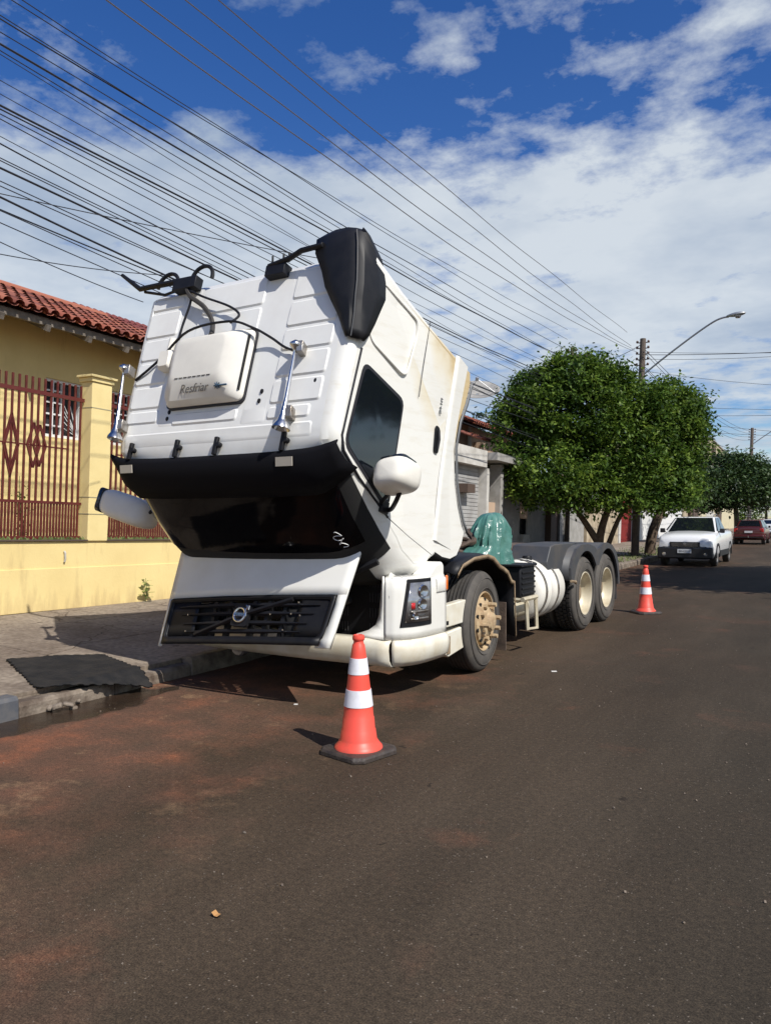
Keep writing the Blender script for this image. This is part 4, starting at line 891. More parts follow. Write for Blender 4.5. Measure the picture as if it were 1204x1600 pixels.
# outer surround with openings
def frame_ring(g, outer, inner, o0, o1):
    n = len(outer); vs = [gp(a, b, o0) for a, b in outer]+[gp(a, b, o1) for a, b in inner]
    g.add(vs, [(i, (i+1) % n, n+(i+1) % n, n+i) for i in range(n)])
def dens(poly, k=6):
    o = []
    for i in range(len(poly)):
        a = Vector(poly[i]); b = Vector(poly[(i+1) % len(poly)])
        for j in range(k): o.append(tuple(a+(b-a)*j/k))
    return o
o1 = dens(rounded([(-.95, .52), (.925, .52), (.92, .90), (.865, .985), (-.90, .985), (-.95, .92)], .03, 2), 3)
cxy = (-.01, .745); i1 = [(cxy[0]+(a-cxy[0])*.965, cxy[1]+(b-cxy[1])*.86) for a, b in o1]; i2 = [(cxy[0]+(a-cxy[0])*.95, cxy[1]+(b-cxy[1])*.82) for a, b in o1]
frame_ring(gr, o1, i1, .018, .022); frame_ring(gr, i1, i2, .022, .0)
for (u0, u1) in ((-.94, -.55), (.60, .91)): gr.grid(hpatch(u0, u1, .56, .915, .004, 8, 3))
gr.grid(hpatch(-.94, .90, .915, .985, .024, 20, 2))
gri = gr.build('grille', 'black_plastic', hat, smooth=40, solid=.012)
g = MB()
for j, v in enumerate((.635, .695, .785, .865)):
    vv = v if j else .615
    for u0, u1 in ((-.80+.05*j, .80-.04*j),):
        pts = [gp(u0+(u1-u0)*k/16, vv, .018) for k in range(17)]; g.tube(pts, [.004+.017*min(1, 3*min(k, 16-k)/16+.05) for k in range(17)], 6)
g.build('grille_bar', 'black_plastic', gri, smooth=50)
g = MB()
for u in (-.36, -.18, .10, .26, .44): g = MB(); g.add([gp(u-.018, .56, .0), gp(u+.018, .56, .0), gp(u+.034, .91, .0), gp(u-.004, .91, .0), gp(u-.018, .56, -.05), gp(u+.018, .56, -.05), gp(u+.034, .91, -.05), gp(u-.004, .91, -.05)], [(0, 1, 2, 3), (4, 7, 6, 5), (0, 3, 7, 4), (1, 5, 6, 2), (0, 4, 5, 1), (3, 2, 6, 7)]); g.build('grille_rib', 'black_plastic', gri, smooth=0)
g = MB(); a = Vector(gp(-.50, .90, .03)); b = Vector(gp(.52, .565, .03)); g.tube([a, (a+b)/2+hn*.045, b], .020, 6); g.build('diagonal_bar', 'black_plastic', gri)
g = MB(); u0, v0 = .035, .725; e0 = Vector(gp(u0, v0, .06)); g.prism(rounded([(-.085, -.095), (.085, -.095), (.085, .095), (-.085, .095)], .02), -.03, .005, lambda a, b, t: tuple(e0+Vector((a, 0, 0))+(HB-HA).normalized()*b+hn*t)); em = g.build('emblem_plate', 'black_plastic', gri)
dn = (HA-HB).normalized()
g = MB(); g.tube([e0+hn*.014+Vector((1, 0, 0))*.058*math.cos(R(a))+dn*.058*math.sin(R(a)) for a in range(0, 360, 15)], .012, 8, closed=True); g.box(e0+hn*.016, (.13, .012, .03), Euler((R(-24), 0, 0)).to_matrix()); ar = e0+hn*.014+Vector((.045, 0, 0))+dn*.045
g.tube([ar, ar+Vector((.028, 0, 0))+dn*.028], .008, 6); g.tube([ar+Vector((.0, 0, 0))+dn*.034, ar+Vector((.032, 0, 0))+dn*.032, ar+Vector((.032, 0, 0))], .007, 6); g.build('emblem', 'chrome', em)
text_mesh('VOLVO', .03, 'ink_blue', 'lettering', em, frame_mtx(e0+hn*.026, (1, 0, 0), dn), .001)
g = MB()
for u, v in ((-.64, .70), (-.62, .865), (.60, .60), (.34, .71), (.555, .705), (.65, .72), (.52, .855)): g = MB(); g.box(gp(u, v, .04), (.012, .012, .012)); g.build('screw', 'chrome', gri)
# hatch strut
g = MB(); s0, s1 = Vector(cp(1.06, 2.06, .80)), Vector(hp(.62, .14, .02)); g.tube([s0, s0*.45+s1*.55], .011, 8); g.tube([s0*.45+s1*.55, s0*.38+s1*.62], .022, 8); g.tube([s0*.38+s1*.62, s1], .005, 6); g.build('hatch_strut', 'black_plastic', TR)

# --- wheels
def wheel(x, y, z, r, wd, side, kind, par):
    """x = outer face, side=+1 faces right"""
    e = empty('wheel', (x, y, z)); e.parent = par
    if side < 0: e.rotation_euler = (0, 0, math.pi)
    w2 = wd; sh = r*.06
    pr = [(r*.575, -.015), (r*.60, .0), (r*.70, .012), (r*.82, .012), (r*.90, .0), (r*.955, -.014), (r*.985, -.032), (r, -.055)]
    ng = 5
    for k in range(ng):
        a = -.055-(w2-.11)*(k+.5)/ng
        pr += [(r, a+.012), (r-.012, a+.006), (r-.012, a-.006), (r, a-.012)]
    pr += [(r, -w2+.055), (r*.985, -w2+.032), (r*.955, -w2+.014), (r*.9, -w2), (r*.8, -w2-.01), (r*.66, -w2), (r*.6, -w2+.03)]
    g = MB(); g.lathe([(a, b) for a, b in pr], axis='x', n=72, mfun=lambda j: 1 if j < 6 else 0)
    if kind == 'rear':
        for k in range(52):
            a = 2*math.pi*k/52
            for q, dx in enumerate((-.05, -.105, -.16, -.215)):
                a2 = a+(.06 if q % 2 else 0); m_ = Euler((a2, 0, 0)).to_matrix(); c = m_ @ Vector((0, 0, r+.002)); g.box((dx-.025, c.y, c.z), (.042, r*.085, .018), m_)
    for q in (r*.66, r*.86): g.tube([(.013, q*math.cos(a), q*math.sin(a)) for a in np.linspace(0, 2*math.pi, 49)[:-1]], .004, 4, 1, closed=True)
    g.build('tyre', ['rubber', 'tyre_side'], e, smooth=40)
    g = MB()
    if kind == 'front':
        g.lathe([(r*.60, -.01), (r*.585, .006), (r*.565, .004), (r*.545, -.03), (r*.53, -.075), (r*.50, -.085), (r*.475, -.035), (r*.45, .0), (r*.36, .022), (r*.30, .025), (r*.27, .02)], axis='x', n=48)
        rim = g.build('rim', 'hub_tan', e, smooth=35)
        g = MB(); g.lathe([(r*.30, .02), (r*.27, .045), (r*.2, .055), (r*.17, .09), (r*.12, .10), (0, .10)], axis='x', n=32); g.build('hub', 'hub_tan', e, smooth=35)
        g = MB()
        for k in range(10):
            g = MB(); a = 2*math.pi*(k+.2)/10; ln = .07 if k in (0, 2, 5, 8, 9) else .015
            g.tube([(.01, r*.335*math.cos(a), r*.335*math.sin(a)), (.05, r*.335*math.cos(a), r*.335*math.sin(a))], .027, 6)
            g.tube([(.03, r*.335*math.cos(a), r*.335*math.sin(a)), (.04+ln, r*.335*math.cos(a), r*.335*math.sin(a))], .021, 8); g.build('wheel_bolt', 'hub_tan', e, smooth=35)
        g = MB()
        for k in range(10):
            a = 2*math.pi*(k+.5)/10; c = (.006, r*.425*math.cos(a), r*.425*math.sin(a)); g.lathe([(0, .005), (.019, .005), (.02, -.01)], c=c, axis='x', n=12)
        g.build('hand_hole', 'black_matte', rim)
        for k in range(4):
            pass
    else:
        g.lathe([(r*.60, -.01), (r*.585, .004), (r*.56, .002), (r*.545, -.02), (r*.53, -.09), (r*.50, -.115), (r*.46, -.15), (r*.30, -.165), (r*.27, -.16)], axis='x', n=48)
        rim = g.build('rim', 'rim_cream', e, smooth=35)
        g = MB(); g.lathe([(r*.28, -.16), (r*.26, -.11), (r*.22, -.09), (r*.20, -.085), (0, -.08)], axis='x', n=32); g.build('hub', 'rust_steel', e, smooth=35)
        g = MB()
        for k in range(10):
            a = 2*math.pi*k/10; g.tube([(-.165, r*.36*math.cos(a), r*.36*math.sin(a)), (-.12, r*.36*math.cos(a), r*.36*math.sin(a))], .018, 6)
        g.build('wheel_nut', 'rim_cream', rim, smooth=35)
    return e
fw_ = wheel(-.02, .15, .49, .49, .29, 1, 'front', TR); fw_.rotation_euler = (0, 0, R(5)); wheel(-2.51, .15, .49, .49, .29, -1, 'front', TR)
for y in (3.40, 4.42):
    wheel(-.02, y, .49, .49, .27, 1, 'rear', TR); wheel(-.34, y, .49, .49, .27, 1, 'rear', TR)
    wheel(-2.51, y, .49, .49, .27, -1, 'rear', TR); wheel(-2.19, y, .49, .49, .27, -1, 'rear', TR)
    g = MB(); g.tube([(-.5, y, .5), (-2.0, y, .5)], .10, 16); g.lathe([(0, -.22), (.16, -.18), (.22, 0), (.16, .18), (0, .22)], c=(-1.26, y, .5), axis='y', n=24); g.build('axle', 'black_matte', TR)
g = MB(); g.tube([(-.3, .06, .46), (-2.2, .06, .46)], .07, 12); g.build('axle', 'black_matte', TR)

# --- chassis
g = MB()
for x in (-.84, -1.69):
    g.bb((x-.04, -1.0, .70), (x+.04, 5.3, .74)); g.bb((x-.04, -1.0, .94), (x+.04, 5.3, .98)); g.bb((x-.012, -1.0, .70), (x+.012, 5.3, .98))
for y in (-.6, 1.2, 2.2, 3.8, 5.1): g.bb((-1.69, y-.06, .74), (-.84, y+.06, .92))
g.build('chassis', 'engine_brown', TR, smooth=0)
g = MB(); g.lathe([(0, .07), (.30, .07), (.50, .04), (.52, 0), (.52, -.03), (0, -.03)], c=(-1.265, 3.7, 1.06), n=36); g.bb((-1.75, 3.3, .98), (-.78, 4.1, 1.03)); g.build('fifth_wheel', 'engine_brown', TR, smooth=35)
g = MB(); rr2 = random.Random(5)
g.bb((-1.75, -.75, .55), (-.75, .95, 1.02)); g.bb((-1.6, -.6, 1.0), (-.9, .7, 1.16)); g.bb((-1.5, .9, .7), (-1.0, 1.6, 1.0)); g.bb((-.75, -.5, .6), (-.55, .35, .9)); en = g.build('engine', 'black_matte', TR, smooth=0, bevel=.03)
for k in range(26):
    x, y, z = rr2.uniform(-1.7, -.62), rr2.uniform(.0, 1.5), rr2.uniform(.98, 1.22); pts = [(x, y, z)]
    for q in range(4): pts.append((pts[-1][0]+rr2.uniform(-.22, .22), pts[-1][1]+rr2.uniform(-.22, .25), min(1.34, max(.95, pts[-1][2]+rr2.uniform(-.10, .12)))))
    g = MB(); g.tube(curve(pts, 5), rr2.choice((.014, .022, .035)), 7); g.build('engine_hose', 'engine_brown' if k % 3 else 'black_matte', en)
for k in range(14):
    g = MB(); g.box((rr2.uniform(-1.6, -.7), rr2.uniform(.3, 1.5), rr2.uniform(1.0, 1.18)), (rr2.uniform(.1, .3), rr2.uniform(.08, .25), rr2.uniform(.06, .2)), Euler((rr2.uniform(-.3, .3), rr2.uniform(-.3, .3), rr2.uniform(0, 3))).to_matrix()); g.build('engine_casting', 'engine_brown', en, bevel=.015)
# valves, air lines and battery tray items on the frame behind the cab
for k in range(10):
    g = MB(); y = 1.7+.12*k; g.tube(curve([(-.75, y, 1.0), (-.9, y+.1, 1.06+.03*(k % 3)), (-1.2, y+.2, 1.04), (-1.6, y+.15, 1.0)], 5), .016, 6); g.build('air_line', 'engine_brown', TR)
# tipping ram
g = MB(); g.tube([(-2.1, -.55, .8), (-2.1, -.35, 1.55)], .04, 10); g.tube([(-2.1, -.35, 1.5), (-2.1, -.2, 2.3)], .022, 10); g.build('tipping_ram', 'steel', TR)

# front mudguard: rubber/plastic sheet over the wheel with a rusty edge
mg = [(-.46, .98), (-.36, 1.06), (-.12, 1.115), (.20, 1.13), (.34, 1.10), (.50, 1.01), (.60, .98), (.70, .94), (.80, .84), (.88, .82), (.90, .6), (.93, .24)]
for sx in (lambda x: x, lambda x: -2.53-x):
    g = MB(); g.grid([[(sx(x), y, z+dz) for x, dz in ((-.02, 0), (-.10, .015), (-.34, .02), (-.50, .0))] for y, z in mg]); f_ = g.build('mudguard', 'black_plastic', TR, smooth=50, solid=.012)
    g = MB(); g.grid([[(sx(.0), y, z+.012), (sx(-.012), y, z-.03)] for y, z in mg]); g.build('mudguard_edge', 'rust_steel', f_, smooth=50, solid=.01)
    g = MB(); g.bb((sx(-.03), .70, .12), (sx(-.42), .72, .62)); g.build('mud_flap', 'engine_brown', f_)
# battery box
g = MB(); g.bb((-.55, 1.30, .60), (-.10, 1.74, .95)); bt = g.build('battery_box', 'black_plastic', TR, bevel=.02)
g = MB()
for k in range(5): g.bb((-.10, 1.32, .635+.06*k), (-.085, 1.72, .66+.06*k))
g.bb((-.57, 1.28, .95), (-.08, 1.76, .975)); g.build('battery_lid', 'black_plastic', bt, bevel=.005)
# air tank and step below
g = MB(); g.lathe([(0, 1.12), (.07, 1.13), (.115, 1.17), (.12, 1.25), (.12, 1.65), (.1, 1.72), (0, 1.74)], c=(-.26, 0, .48), axis='y', n=28); g.build('air_tank', 'rim_cream', TR)
g = MB(); pts = [(-.04, 1.30, .60), (-.02, 1.30, .27), (-.02, 1.58, .25), (-.04, 1.60, .58)]; g.tube(pts, .022, 6); g.tube([(-.04, 1.24, .59), (-.3, 1.24, .60)], .022, 6); g.tube([(-.04, 1.2, .60), (-.04, 1.62, .60)], .028, 6); g.build('access_step', 'rim_cream', TR)
# fuel tank: ribbed white drum with straps
g = MB(); pr = [(0, 1.80), (.26, 1.80), (.335, 1.83), (.362, 1.88)]
for k in range(2):
    y = 2.10+.26*k; pr += [(.366, y-.02), (.371, y-.008), (.362, y), (.371, y+.008), (.366, y+.02)]
pr += [(.362, 2.62), (.32, 2.68), (.2, 2.70), (0, 2.70)]
g.lathe(pr, c=(-.40, 0, .63), axis='y', n=48); ft = g.build('fuel_tank', 'ac_white', TR, smooth=40)
for y in (1.95, 2.36): g = MB(); g.lathe([(.369, y-.02), (.377, y-.02), (.377, y+.02), (.369, y+.02)], c=(-.40, 0, .63), axis='y', n=48); g.build('tank_strap', 'steel', ft, smooth=40)
g = MB(); g.lathe([(0, .05), (.05, .05), (.06, .03), (.06, -.01)], c=(-.36, 2.16, .985), n=20); g.tube([(-.34, 1.9, .99), (-.30, 2.0, .985), (-.22, 2.08, .95)], .012); g.build('filler_cap', 'black_plastic', ft)
# rear mudguards: double humped, grey
def arc(cy, cz, r, a0, a1, n): return [(cy+r*math.cos(R(a0+(a1-a0)*k/n)), cz+r*math.sin(R(a0+(a1-a0)*k/n))) for k in range(n+1)]
outer = [(2.76, .70), (2.74, .86), (2.82, .98), (2.98, 1.10), (3.2, 1.145), (3.5, 1.145), (3.74, 1.11), (3.90, 1.05), (4.0, 1.08), (4.2, 1.135), (4.4, 1.14), (4.66, 1.10), (4.86, 1.0), (4.99, .85), (5.05, .60), (5.06, .50)]
inner = arc(4.42, .50, .56, 0, 143, 14)+arc(3.40, .50, .56, 37, 158, 14)
for sx in (lambda x: x, lambda x: -2.53-x):
    g = MB(); g.prism(outer+inner, -.0, -.03, lambda a, b, t: (sx(t), a, b)); rf = g.build('rear_mudguard', 'grey_plastic', TR, smooth=0)
    g = MB(); top = [(2.10, .78), (2.12, 1.0), (2.22, 1.14), (2.8, 1.16), (4.80, 1.15)]+outer[-3:]; g.grid([[(sx(-.028), *outer[min(int(i/len(top)*len(outer)*1.0), len(outer)-1)]), (sx(-.10), y, z), (sx(-.62), y, z)] for i, (y, z) in enumerate(top)][0:0] or [[(sx(-.031), y, z-.003), (sx(-.60), y, z-.003)] for y, z in outer]); g.build('mudguard_top', 'grey_plastic', rf, smooth=45, solid=.008)
    # front quarter box with its flat flank
    g = MB(); g.prism([(2.22, .82), (2.20, .96), (2.34, 1.15), (2.48, 1.17), (3.5, 1.17), (3.2, 1.14), (2.8, .95), (2.76, .72)], -.12, -.62, lambda a, b, t: (sx(t), a, b)); g.build('mudguard_front', 'grey_plastic', rf, bevel=.012)
    g = MB(); g.tube([(sx(.01), 2.72, .70), (sx(.01), 2.90, .68), (sx(.0), 2.93, .66)], .018, 6); g.build('lower_lip', 'rust_steel', rf)
    g = MB(); g.bb((sx(-.05), 5.05, .26), (sx(-.58), 5.07, .62)); g.build('mud_flap', 'grey_plastic', rf)
# tail lamps and rear beam
g = MB(); g.bb((-2.4, 5.25, .70), (-.13, 5.33, .82)); tb = g.build('tail_beam', 'engine_brown', TR, bevel=.01)
for x in (-.35, -2.18): g = MB(); g.bb((x-.15, 5.33, .71), (x+.15, 5.36, .81)); g.build('tail_lamp', 'red_lens', tb, bevel=.008)

# green plastic sheet tied over the engine
gs_ = MB(); rws = []; nz_ = 44; na = 90
from mathutils import noise as mnoise
for i in range(nz_+1):
    t = i/nz_; z = .84+.72*t; rr0 = .40*max(0, 1-t**3.6)**.5+.01; row = []
    for k in range(na):
        a = 2*math.pi*k/na; rx, ry = rr0*.50, rr0*.80
        f1 = 1+.16*mnoise.noise(Vector((math.cos(a)*1.8, math.sin(a)*1.8, z*1.8)))
        # gathered folds: sharp ridges that run down the sheet and twist
        u_ = a+.35*math.sin(z*3.1)+.25*mnoise.noise(Vector((math.cos(a), math.sin(a), z*2.2)))
        fold = (1-abs(math.sin(u_*4.5)))**2*.055*(1.15-t)+(1-abs(math.sin(u_*11+z*3)))**3*.022+.035*mnoise.noise(Vector((math.cos(a)*3, math.sin(a)*3, z*3)))
        lobe = max(0, math.cos(a-R(-105)))**3*.50*max(0, 1-((z-.98)/.20)**2)
        x = -.52+math.cos(a)*(rx*f1+fold); y = 1.30+math.sin(a)*(ry*f1+fold)-lobe*.62+.10+.05*t; row.append((x, y, z+.03*mnoise.noise(Vector((x*6, y*6, 3)))))
    rws.append(row)
gs_.grid(rws, closed=True); gs_.f.append(tuple(nz_*na+k for k in range(na))); gs_.mi.append(0)
o = gs_.build('plastic_sheet', 'green_plastic', None, smooth=70); o.matrix_world = Matrix.Translation((-2.79, 6.90, 0)) @ Matrix.Rotation(R(-2.6), 4, 'Z')
tag(o, 'crumpled green plastic sheet wrapped over the exposed engine behind the cab', 'plastic sheet')

# ------------------------------------------------------------------ cones
def cone(loc, rz, label):
    r = empty('traffic_cone', loc, (0, 0, rz)); tag(r, label, 'traffic cone', 'orange and white cones around the truck')
    g = MB(); poly = []
    for k in range(4):
        a = R(45+90*k); 
        for d_ in (-9, 9): poly.append((.245*math.cos(a+R(d_)), .245*math.sin(a+R(d_))))
    n = len(poly); g.add([(x*s_, y*s_, z) for z, s_ in ((0, 1.0), (.022, 1.0), (.038, .94), (.04, .6)) for x, y in poly], [(i+j*n, (i+1) % n+j*n, (i+1) % n+(j+1)*n, i+(j+1)*n) for j in range(3) for i in range(n)]+[tuple(range(n))[::-1], tuple(3*n+k for k in range(n))])
    g.build('base', 'cone_base', r, smooth=0, bevel=.006)
    def rad(z): return .118-.000-(z-.09)*(.118-.040)/(.70-.09)
    pr = [(.155, .038), (.152, .05), (.140, .062), (.124, .085), (rad(.09), .095), (rad(.155)+.0, .155), (rad(.155)-.004, .160), (rad(.23), .23), (rad(.23)-.004, .236), (rad(.30), .30), (rad(.64), .64), (.040, .690), (.033, .70), (.031, .715), (.038, .722), (.040, .735), (.036, .752), (.026, .755), (.022, .745), (0, .70)]
    g = MB(); g.lathe(pr, n=48); g.build('body', 'cone_orange', r, smooth=45)
    for z0, z1 in ((.305, .410), (.508, .608)):
        g = MB(); g.lathe([(rad(z0), z0), (rad(z0)+.0035, z0), (rad(z1)+.0035, z1), (rad(z1), z1)], n=48); g.build('reflective_band', 'cone_white', r, smooth=45)
    return r
cone((-2.53, 4.21, .0), R(-14), 'large orange traffic cone with two white bands standing in front of the truck bumper')
cone((-2.29, 12.55, .0), R(40), 'smaller looking orange traffic cone with white bands far behind the truck rear wheels')

# ------------------------------------------------------------------ rubber mat over the kerb
A_, B_, C__, D_ = (-6.36, 4.43), (-5.93, 5.12), (-4.96, 4.82), (-5.28, 3.95)
nu, nv = 96, 56; g = MB(); rws = []
def tooth(t, n): return .5-.5*math.cos(2*math.pi*t*n) if True else 0
for i in range(nu+1):
    u = i/nu; row = []
    for j in range(nv+1):
        v = j/nv
        uu = u; vv = v
        if j in (0, nv): vv += (-1 if j == 0 else 1)*.024*round(tooth(u+.01*math.sin(u*19), 14))*(.6+.8*abs(mnoise.noise(Vector((u*9, j, 0)))))+.02*mnoise.noise(Vector((u*3, j, 5)))
        if i in (0, nu): uu += (-1 if i == 0 else 1)*.018*round(tooth(v, 9))*(.6+.8*abs(mnoise.noise(Vector((v*9, i, 0)))))+.03*mnoise.noise(Vector((v*2, i, 5)))
        x = (A_[0]*(1-uu)+D_[0]*uu)*(1-vv)+(B_[0]*(1-uu)+C__[0]*uu)*vv; y = (A_[1]*(1-uu)+D_[1]*uu)*(1-vv)+(B_[1]*(1-uu)+C__[1]*uu)*vv
        k_ = float(kx(y)); zt = pavez(x, y)+.008 if x < k_-.14 else .168
        # sags off the kerb edge down to the road
        t_ = min(1, max(0, (x-(k_-.04))/.30)); zt = zt*(1-t_**1.2)+.012*t_**1.2
        zt += .010*mnoise.noise(Vector((x*3, y*3, 0)))+.006; row.append((x, y, zt))
    rws.append(row)
g.grid(rws); o = g.build('rubber_mat', 'mat_rubber', None, smooth=60, solid=.014); tag(o, 'black rubber mat with toothed edges lying over the broken kerb', 'mat')
# broken kerb chunk, litter and leaves
g = MB()
for k in range(5):
    a = Vector((random.uniform(-5.2, -5.05), random.uniform(3.95, 4.3), random.uniform(.0, .05))); g.box(a, (random.uniform(.03, .09), random.uniform(.03, .08), random.uniform(.025, .06)), Euler((random.uniform(-.4, .4), random.uniform(-.4, .4), random.uniform(0, 3))).to_matrix())
tag(g.build('kerb_rubble', 'kerb_stone', None, bevel=.012), 'broken bits of pale kerb stone under the rubber mat', 'rubble', kind='stuff')
for p, c_, lab in (((-1.95, 2.22, .004), 'dry_leaf', 'curled dry orange leaf alone on the dark asphalt'),):
    g = MB(); g.grid([[( -.02+.04*i/3, -.012+.024*j/2, .012*((i-1.5)**2/2.25)+.004) for j in range(3)] for i in range(4)]); o = g.build('fallen_leaf', c_, None, loc=p); tag(o, lab, 'leaf')
g = MB()
for k in range(340):
    x, y = random.uniform(-5.0, 3), random.uniform(1.6, 14); s_ = random.uniform(.003, .009); z = .001
    if y*-.04+1.5 < x: continue
    g.box((x, y, z+s_*.4), (s_, s_*random.uniform(.6, 1.5), s_*.8), (random.uniform(0, 1), random.uniform(0, 1), random.uniform(0, 3)))
tag(g.build('gravel_bits', 'kerb_stone', None, smooth=0), 'tiny pale stones and grit scattered over the road', 'grit', kind='stuff')
for x, y, s_ in ((-3.62, 5.05, .03), (-2.2, 7.35, .05)):
    g = MB(); g.box((x, y, .004), (s_, s_*.5, .006), (0, 0, .5)); o = g.build('paper_scrap', 'litter_white', None, smooth=0); tag(o, 'tiny white paper scrap on the red stained asphalt' if s_ < .04 else 'small white scrap on the road beside the truck front wheel', 'litter')

# ------------------------------------------------------------------ far street
FW = Vector((-math.sin(YAW), math.cos(YAW), 0)); RTv = Vector((math.cos(YAW), math.sin(YAW), 0))
def at(x, y, D):      # a direction seen from the kerbside survey point, taken to depth D
    return Vector((0, 0, 1.5))+(FW+RTv*((x-602)/1202)+Vector((0, 0, (809-y)/1202)))*D
def limb(g, pts, r0, r1, n=8): 
    c = curve(pts, 5); g.tube(c, [r0+(r1-r0)*i/(len(c)-1) for i in range(len(c))], n)
def tree(label, lobes, n, size, trunks, m='leaf', name='street_tree', clump=.36, group=None, seed=1, asp=.5):
    """lobes: centre, radii(lateral, depth, vertical); trunks: lists of points with radii"""
    rg = np.random.default_rng(seed); base = Vector(trunks[0][0][0]); r = empty(name, base); tag(r, label, 'tree', group)
    g = MB()
    for pts, r0, r1 in trunks: limb(g, [Vector(p)-base for p in pts], r0, r1)
    fork = Vector(trunks[0][0][-1])-base
    for c, rad in lobes:      # limbs reaching into every lobe
        c = Vector(c)-base; limb(g, [fork, (fork+c)/2+Vector((rg.normal(0, .15), rg.normal(0, .15), -.15)), c], .07, .02, 6)
    g.build('trunk', 'bark', r, smooth=60)
    vol = np.array([rad[0]*rad[2]+rad[0]*rad[1] for c, rad in lobes]); vol = vol/vol.sum(); allc = []
    per = 62; nc = n//per
    for (c, rad), f in zip(lobes, vol):
        k = max(4, int(nc*f)); d = rg.normal(0, 1, (k, 3)); d /= np.linalg.norm(d, axis=1)[:, None]; rr = rg.uniform(.55, 1.02, k)**.6
        p = d*rr[:, None]; p[:, 2] = np.where(p[:, 2] < -.55, p[:, 2]*.8, p[:, 2])
        # rotate lateral/depth axes into the view-independent frame of the street
        loc = p*np.array(rad); w = np.outer(loc[:, 0], np.array(RTv))+np.outer(loc[:, 1], np.array(FW)); w[:, 2] += loc[:, 2]
        cc = w+np.array(c)-np.array(base); cs = rg.uniform(.55, 1.35, k)*clump
        off = rg.normal(0, .55, (k, per, 3))*cs[:, None, None]*np.array([1, 1, .7]); allc.append((cc[:, None, :]+off).reshape(-1, 3))
    allc = np.concatenate(allc); leaf_object('crown', allc, size, m, r, asp, .35)
    return r
def lobe(x, y, D, rx, ry, rd=None): k = D/1202; return (at(x, y, D), (rx*k, rd or rx*k*.9, ry*k))
b1 = Vector((-6.5, 27.0, .16))
tree('large dense green street tree, the one nearest the truck, forking low over the pavement', [lobe(885, 645, 26.3, 98, 86), lobe(903, 588, 26.4, 62, 40), lobe(812, 672, 25.6, 40, 64), lobe(868, 738, 25.2, 82, 48), lobe(950, 690, 26.2, 70, 80), lobe(838, 612, 26.2, 42, 40), lobe(800, 640, 26, 24, 26), lobe(958, 605, 26.4, 40, 32), lobe(1000, 700, 25.6, 48, 84), lobe(1000, 628, 26, 40, 34), lobe(862, 652, 27, 52, 46), lobe(850, 765, 25, 52, 34), lobe(925, 765, 25.4, 54, 38), lobe(985, 772, 25.4, 40, 34)],
     72000, .155, [([b1, b1+Vector((.05, 0, .7)), b1+Vector((.25, .1, 1.5)), b1+Vector((.7, .2, 2.6))], .17, .09), ([b1+Vector((.03, 0, .4)), b1+Vector((-.5, -.2, 1.3)), b1+Vector((-1.3, -.5, 2.5))], .13, .07), ([b1+Vector((.1, .4, 0)), b1+Vector((.55, .4, 1.2)), b1+Vector((1.2, .3, 2.4))], .10, .06)], group='trees along the pavement', seed=3)
b2 = at(1014, 872, 28.6); b2.z = .1
tree('bright green street tree with one slanting trunk beside the white pickup', [lobe(1038, 650, 26.6, 56, 56), lobe(1070, 688, 26.8, 36, 56), lobe(1024, 735, 26.4, 56, 52), lobe(1062, 740, 26.8, 28, 38), lobe(1082, 634, 27, 22, 26), lobe(1040, 775, 26.2, 44, 26)],
     34000, .155, [([b2, b2+Vector((.1, 0, .8)), b2+Vector((.42, .1, 1.8)), b2+Vector((.7, .1, 2.7))], .21, .13)], group='trees along the pavement', seed=5)
b3 = at(1150, 848, 46); b3.z = .1
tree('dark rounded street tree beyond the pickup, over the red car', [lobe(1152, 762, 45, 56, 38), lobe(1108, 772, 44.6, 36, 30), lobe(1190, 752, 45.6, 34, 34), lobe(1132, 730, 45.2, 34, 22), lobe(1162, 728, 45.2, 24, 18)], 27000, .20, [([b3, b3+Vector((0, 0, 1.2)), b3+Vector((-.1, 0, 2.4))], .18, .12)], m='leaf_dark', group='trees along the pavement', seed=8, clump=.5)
b4 = at(1078, 850, 41); b4.z = .1
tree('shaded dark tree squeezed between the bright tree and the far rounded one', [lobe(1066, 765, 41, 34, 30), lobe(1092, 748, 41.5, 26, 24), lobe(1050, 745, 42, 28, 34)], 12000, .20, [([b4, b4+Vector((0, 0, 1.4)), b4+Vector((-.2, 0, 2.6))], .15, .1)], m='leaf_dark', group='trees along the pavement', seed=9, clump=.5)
b5 = at(1196, 835, 70); b5.z = .1
tree('small light green tree at the far right end of the street', [lobe(1192, 782, 70, 26, 22), lobe(1170, 800, 70, 16, 12), lobe(1212, 775, 70, 20, 20)], 3600, .26, [([b5, b5+Vector((0, 0, 1.2)), b5+Vector((0, 0, 2.2))], .15, .1)], group='trees along the pavement', seed=11, clump=.6)
b6 = at(905, 790, 44); b6.z = .1
b6 = Vector((-13.5, 33, .2))
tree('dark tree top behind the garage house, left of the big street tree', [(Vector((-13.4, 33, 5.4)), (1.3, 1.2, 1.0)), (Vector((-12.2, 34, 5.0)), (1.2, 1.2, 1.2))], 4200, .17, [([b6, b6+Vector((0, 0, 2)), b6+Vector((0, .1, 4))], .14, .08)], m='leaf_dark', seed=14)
# roadside tree across the street; only its shadow enters the picture
b7 = Vector((5.6, 19.5, .1))
tree('broad tree on the far side of the street shading the road', [(Vector((4.4, 19.2, 5.2)), (3.6, 3.6, 1.8)), (Vector((2.4, 17.6, 4.9)), (1.9, 1.9, 1.2)), (Vector((2.6, 21.0, 5.0)), (2.0, 2.4, 1.3)), (Vector((7.4, 19.5, 5.6)), (3.2, 3.4, 1.8)), (Vector((5, 23, 5)), (3.0, 2.2, 1.3))], 42000, .30, [([b7, b7+Vector((0, 0, 1.6)), b7+Vector((-.1, .1, 3.2))], .25, .16)], seed=21, clump=.7)

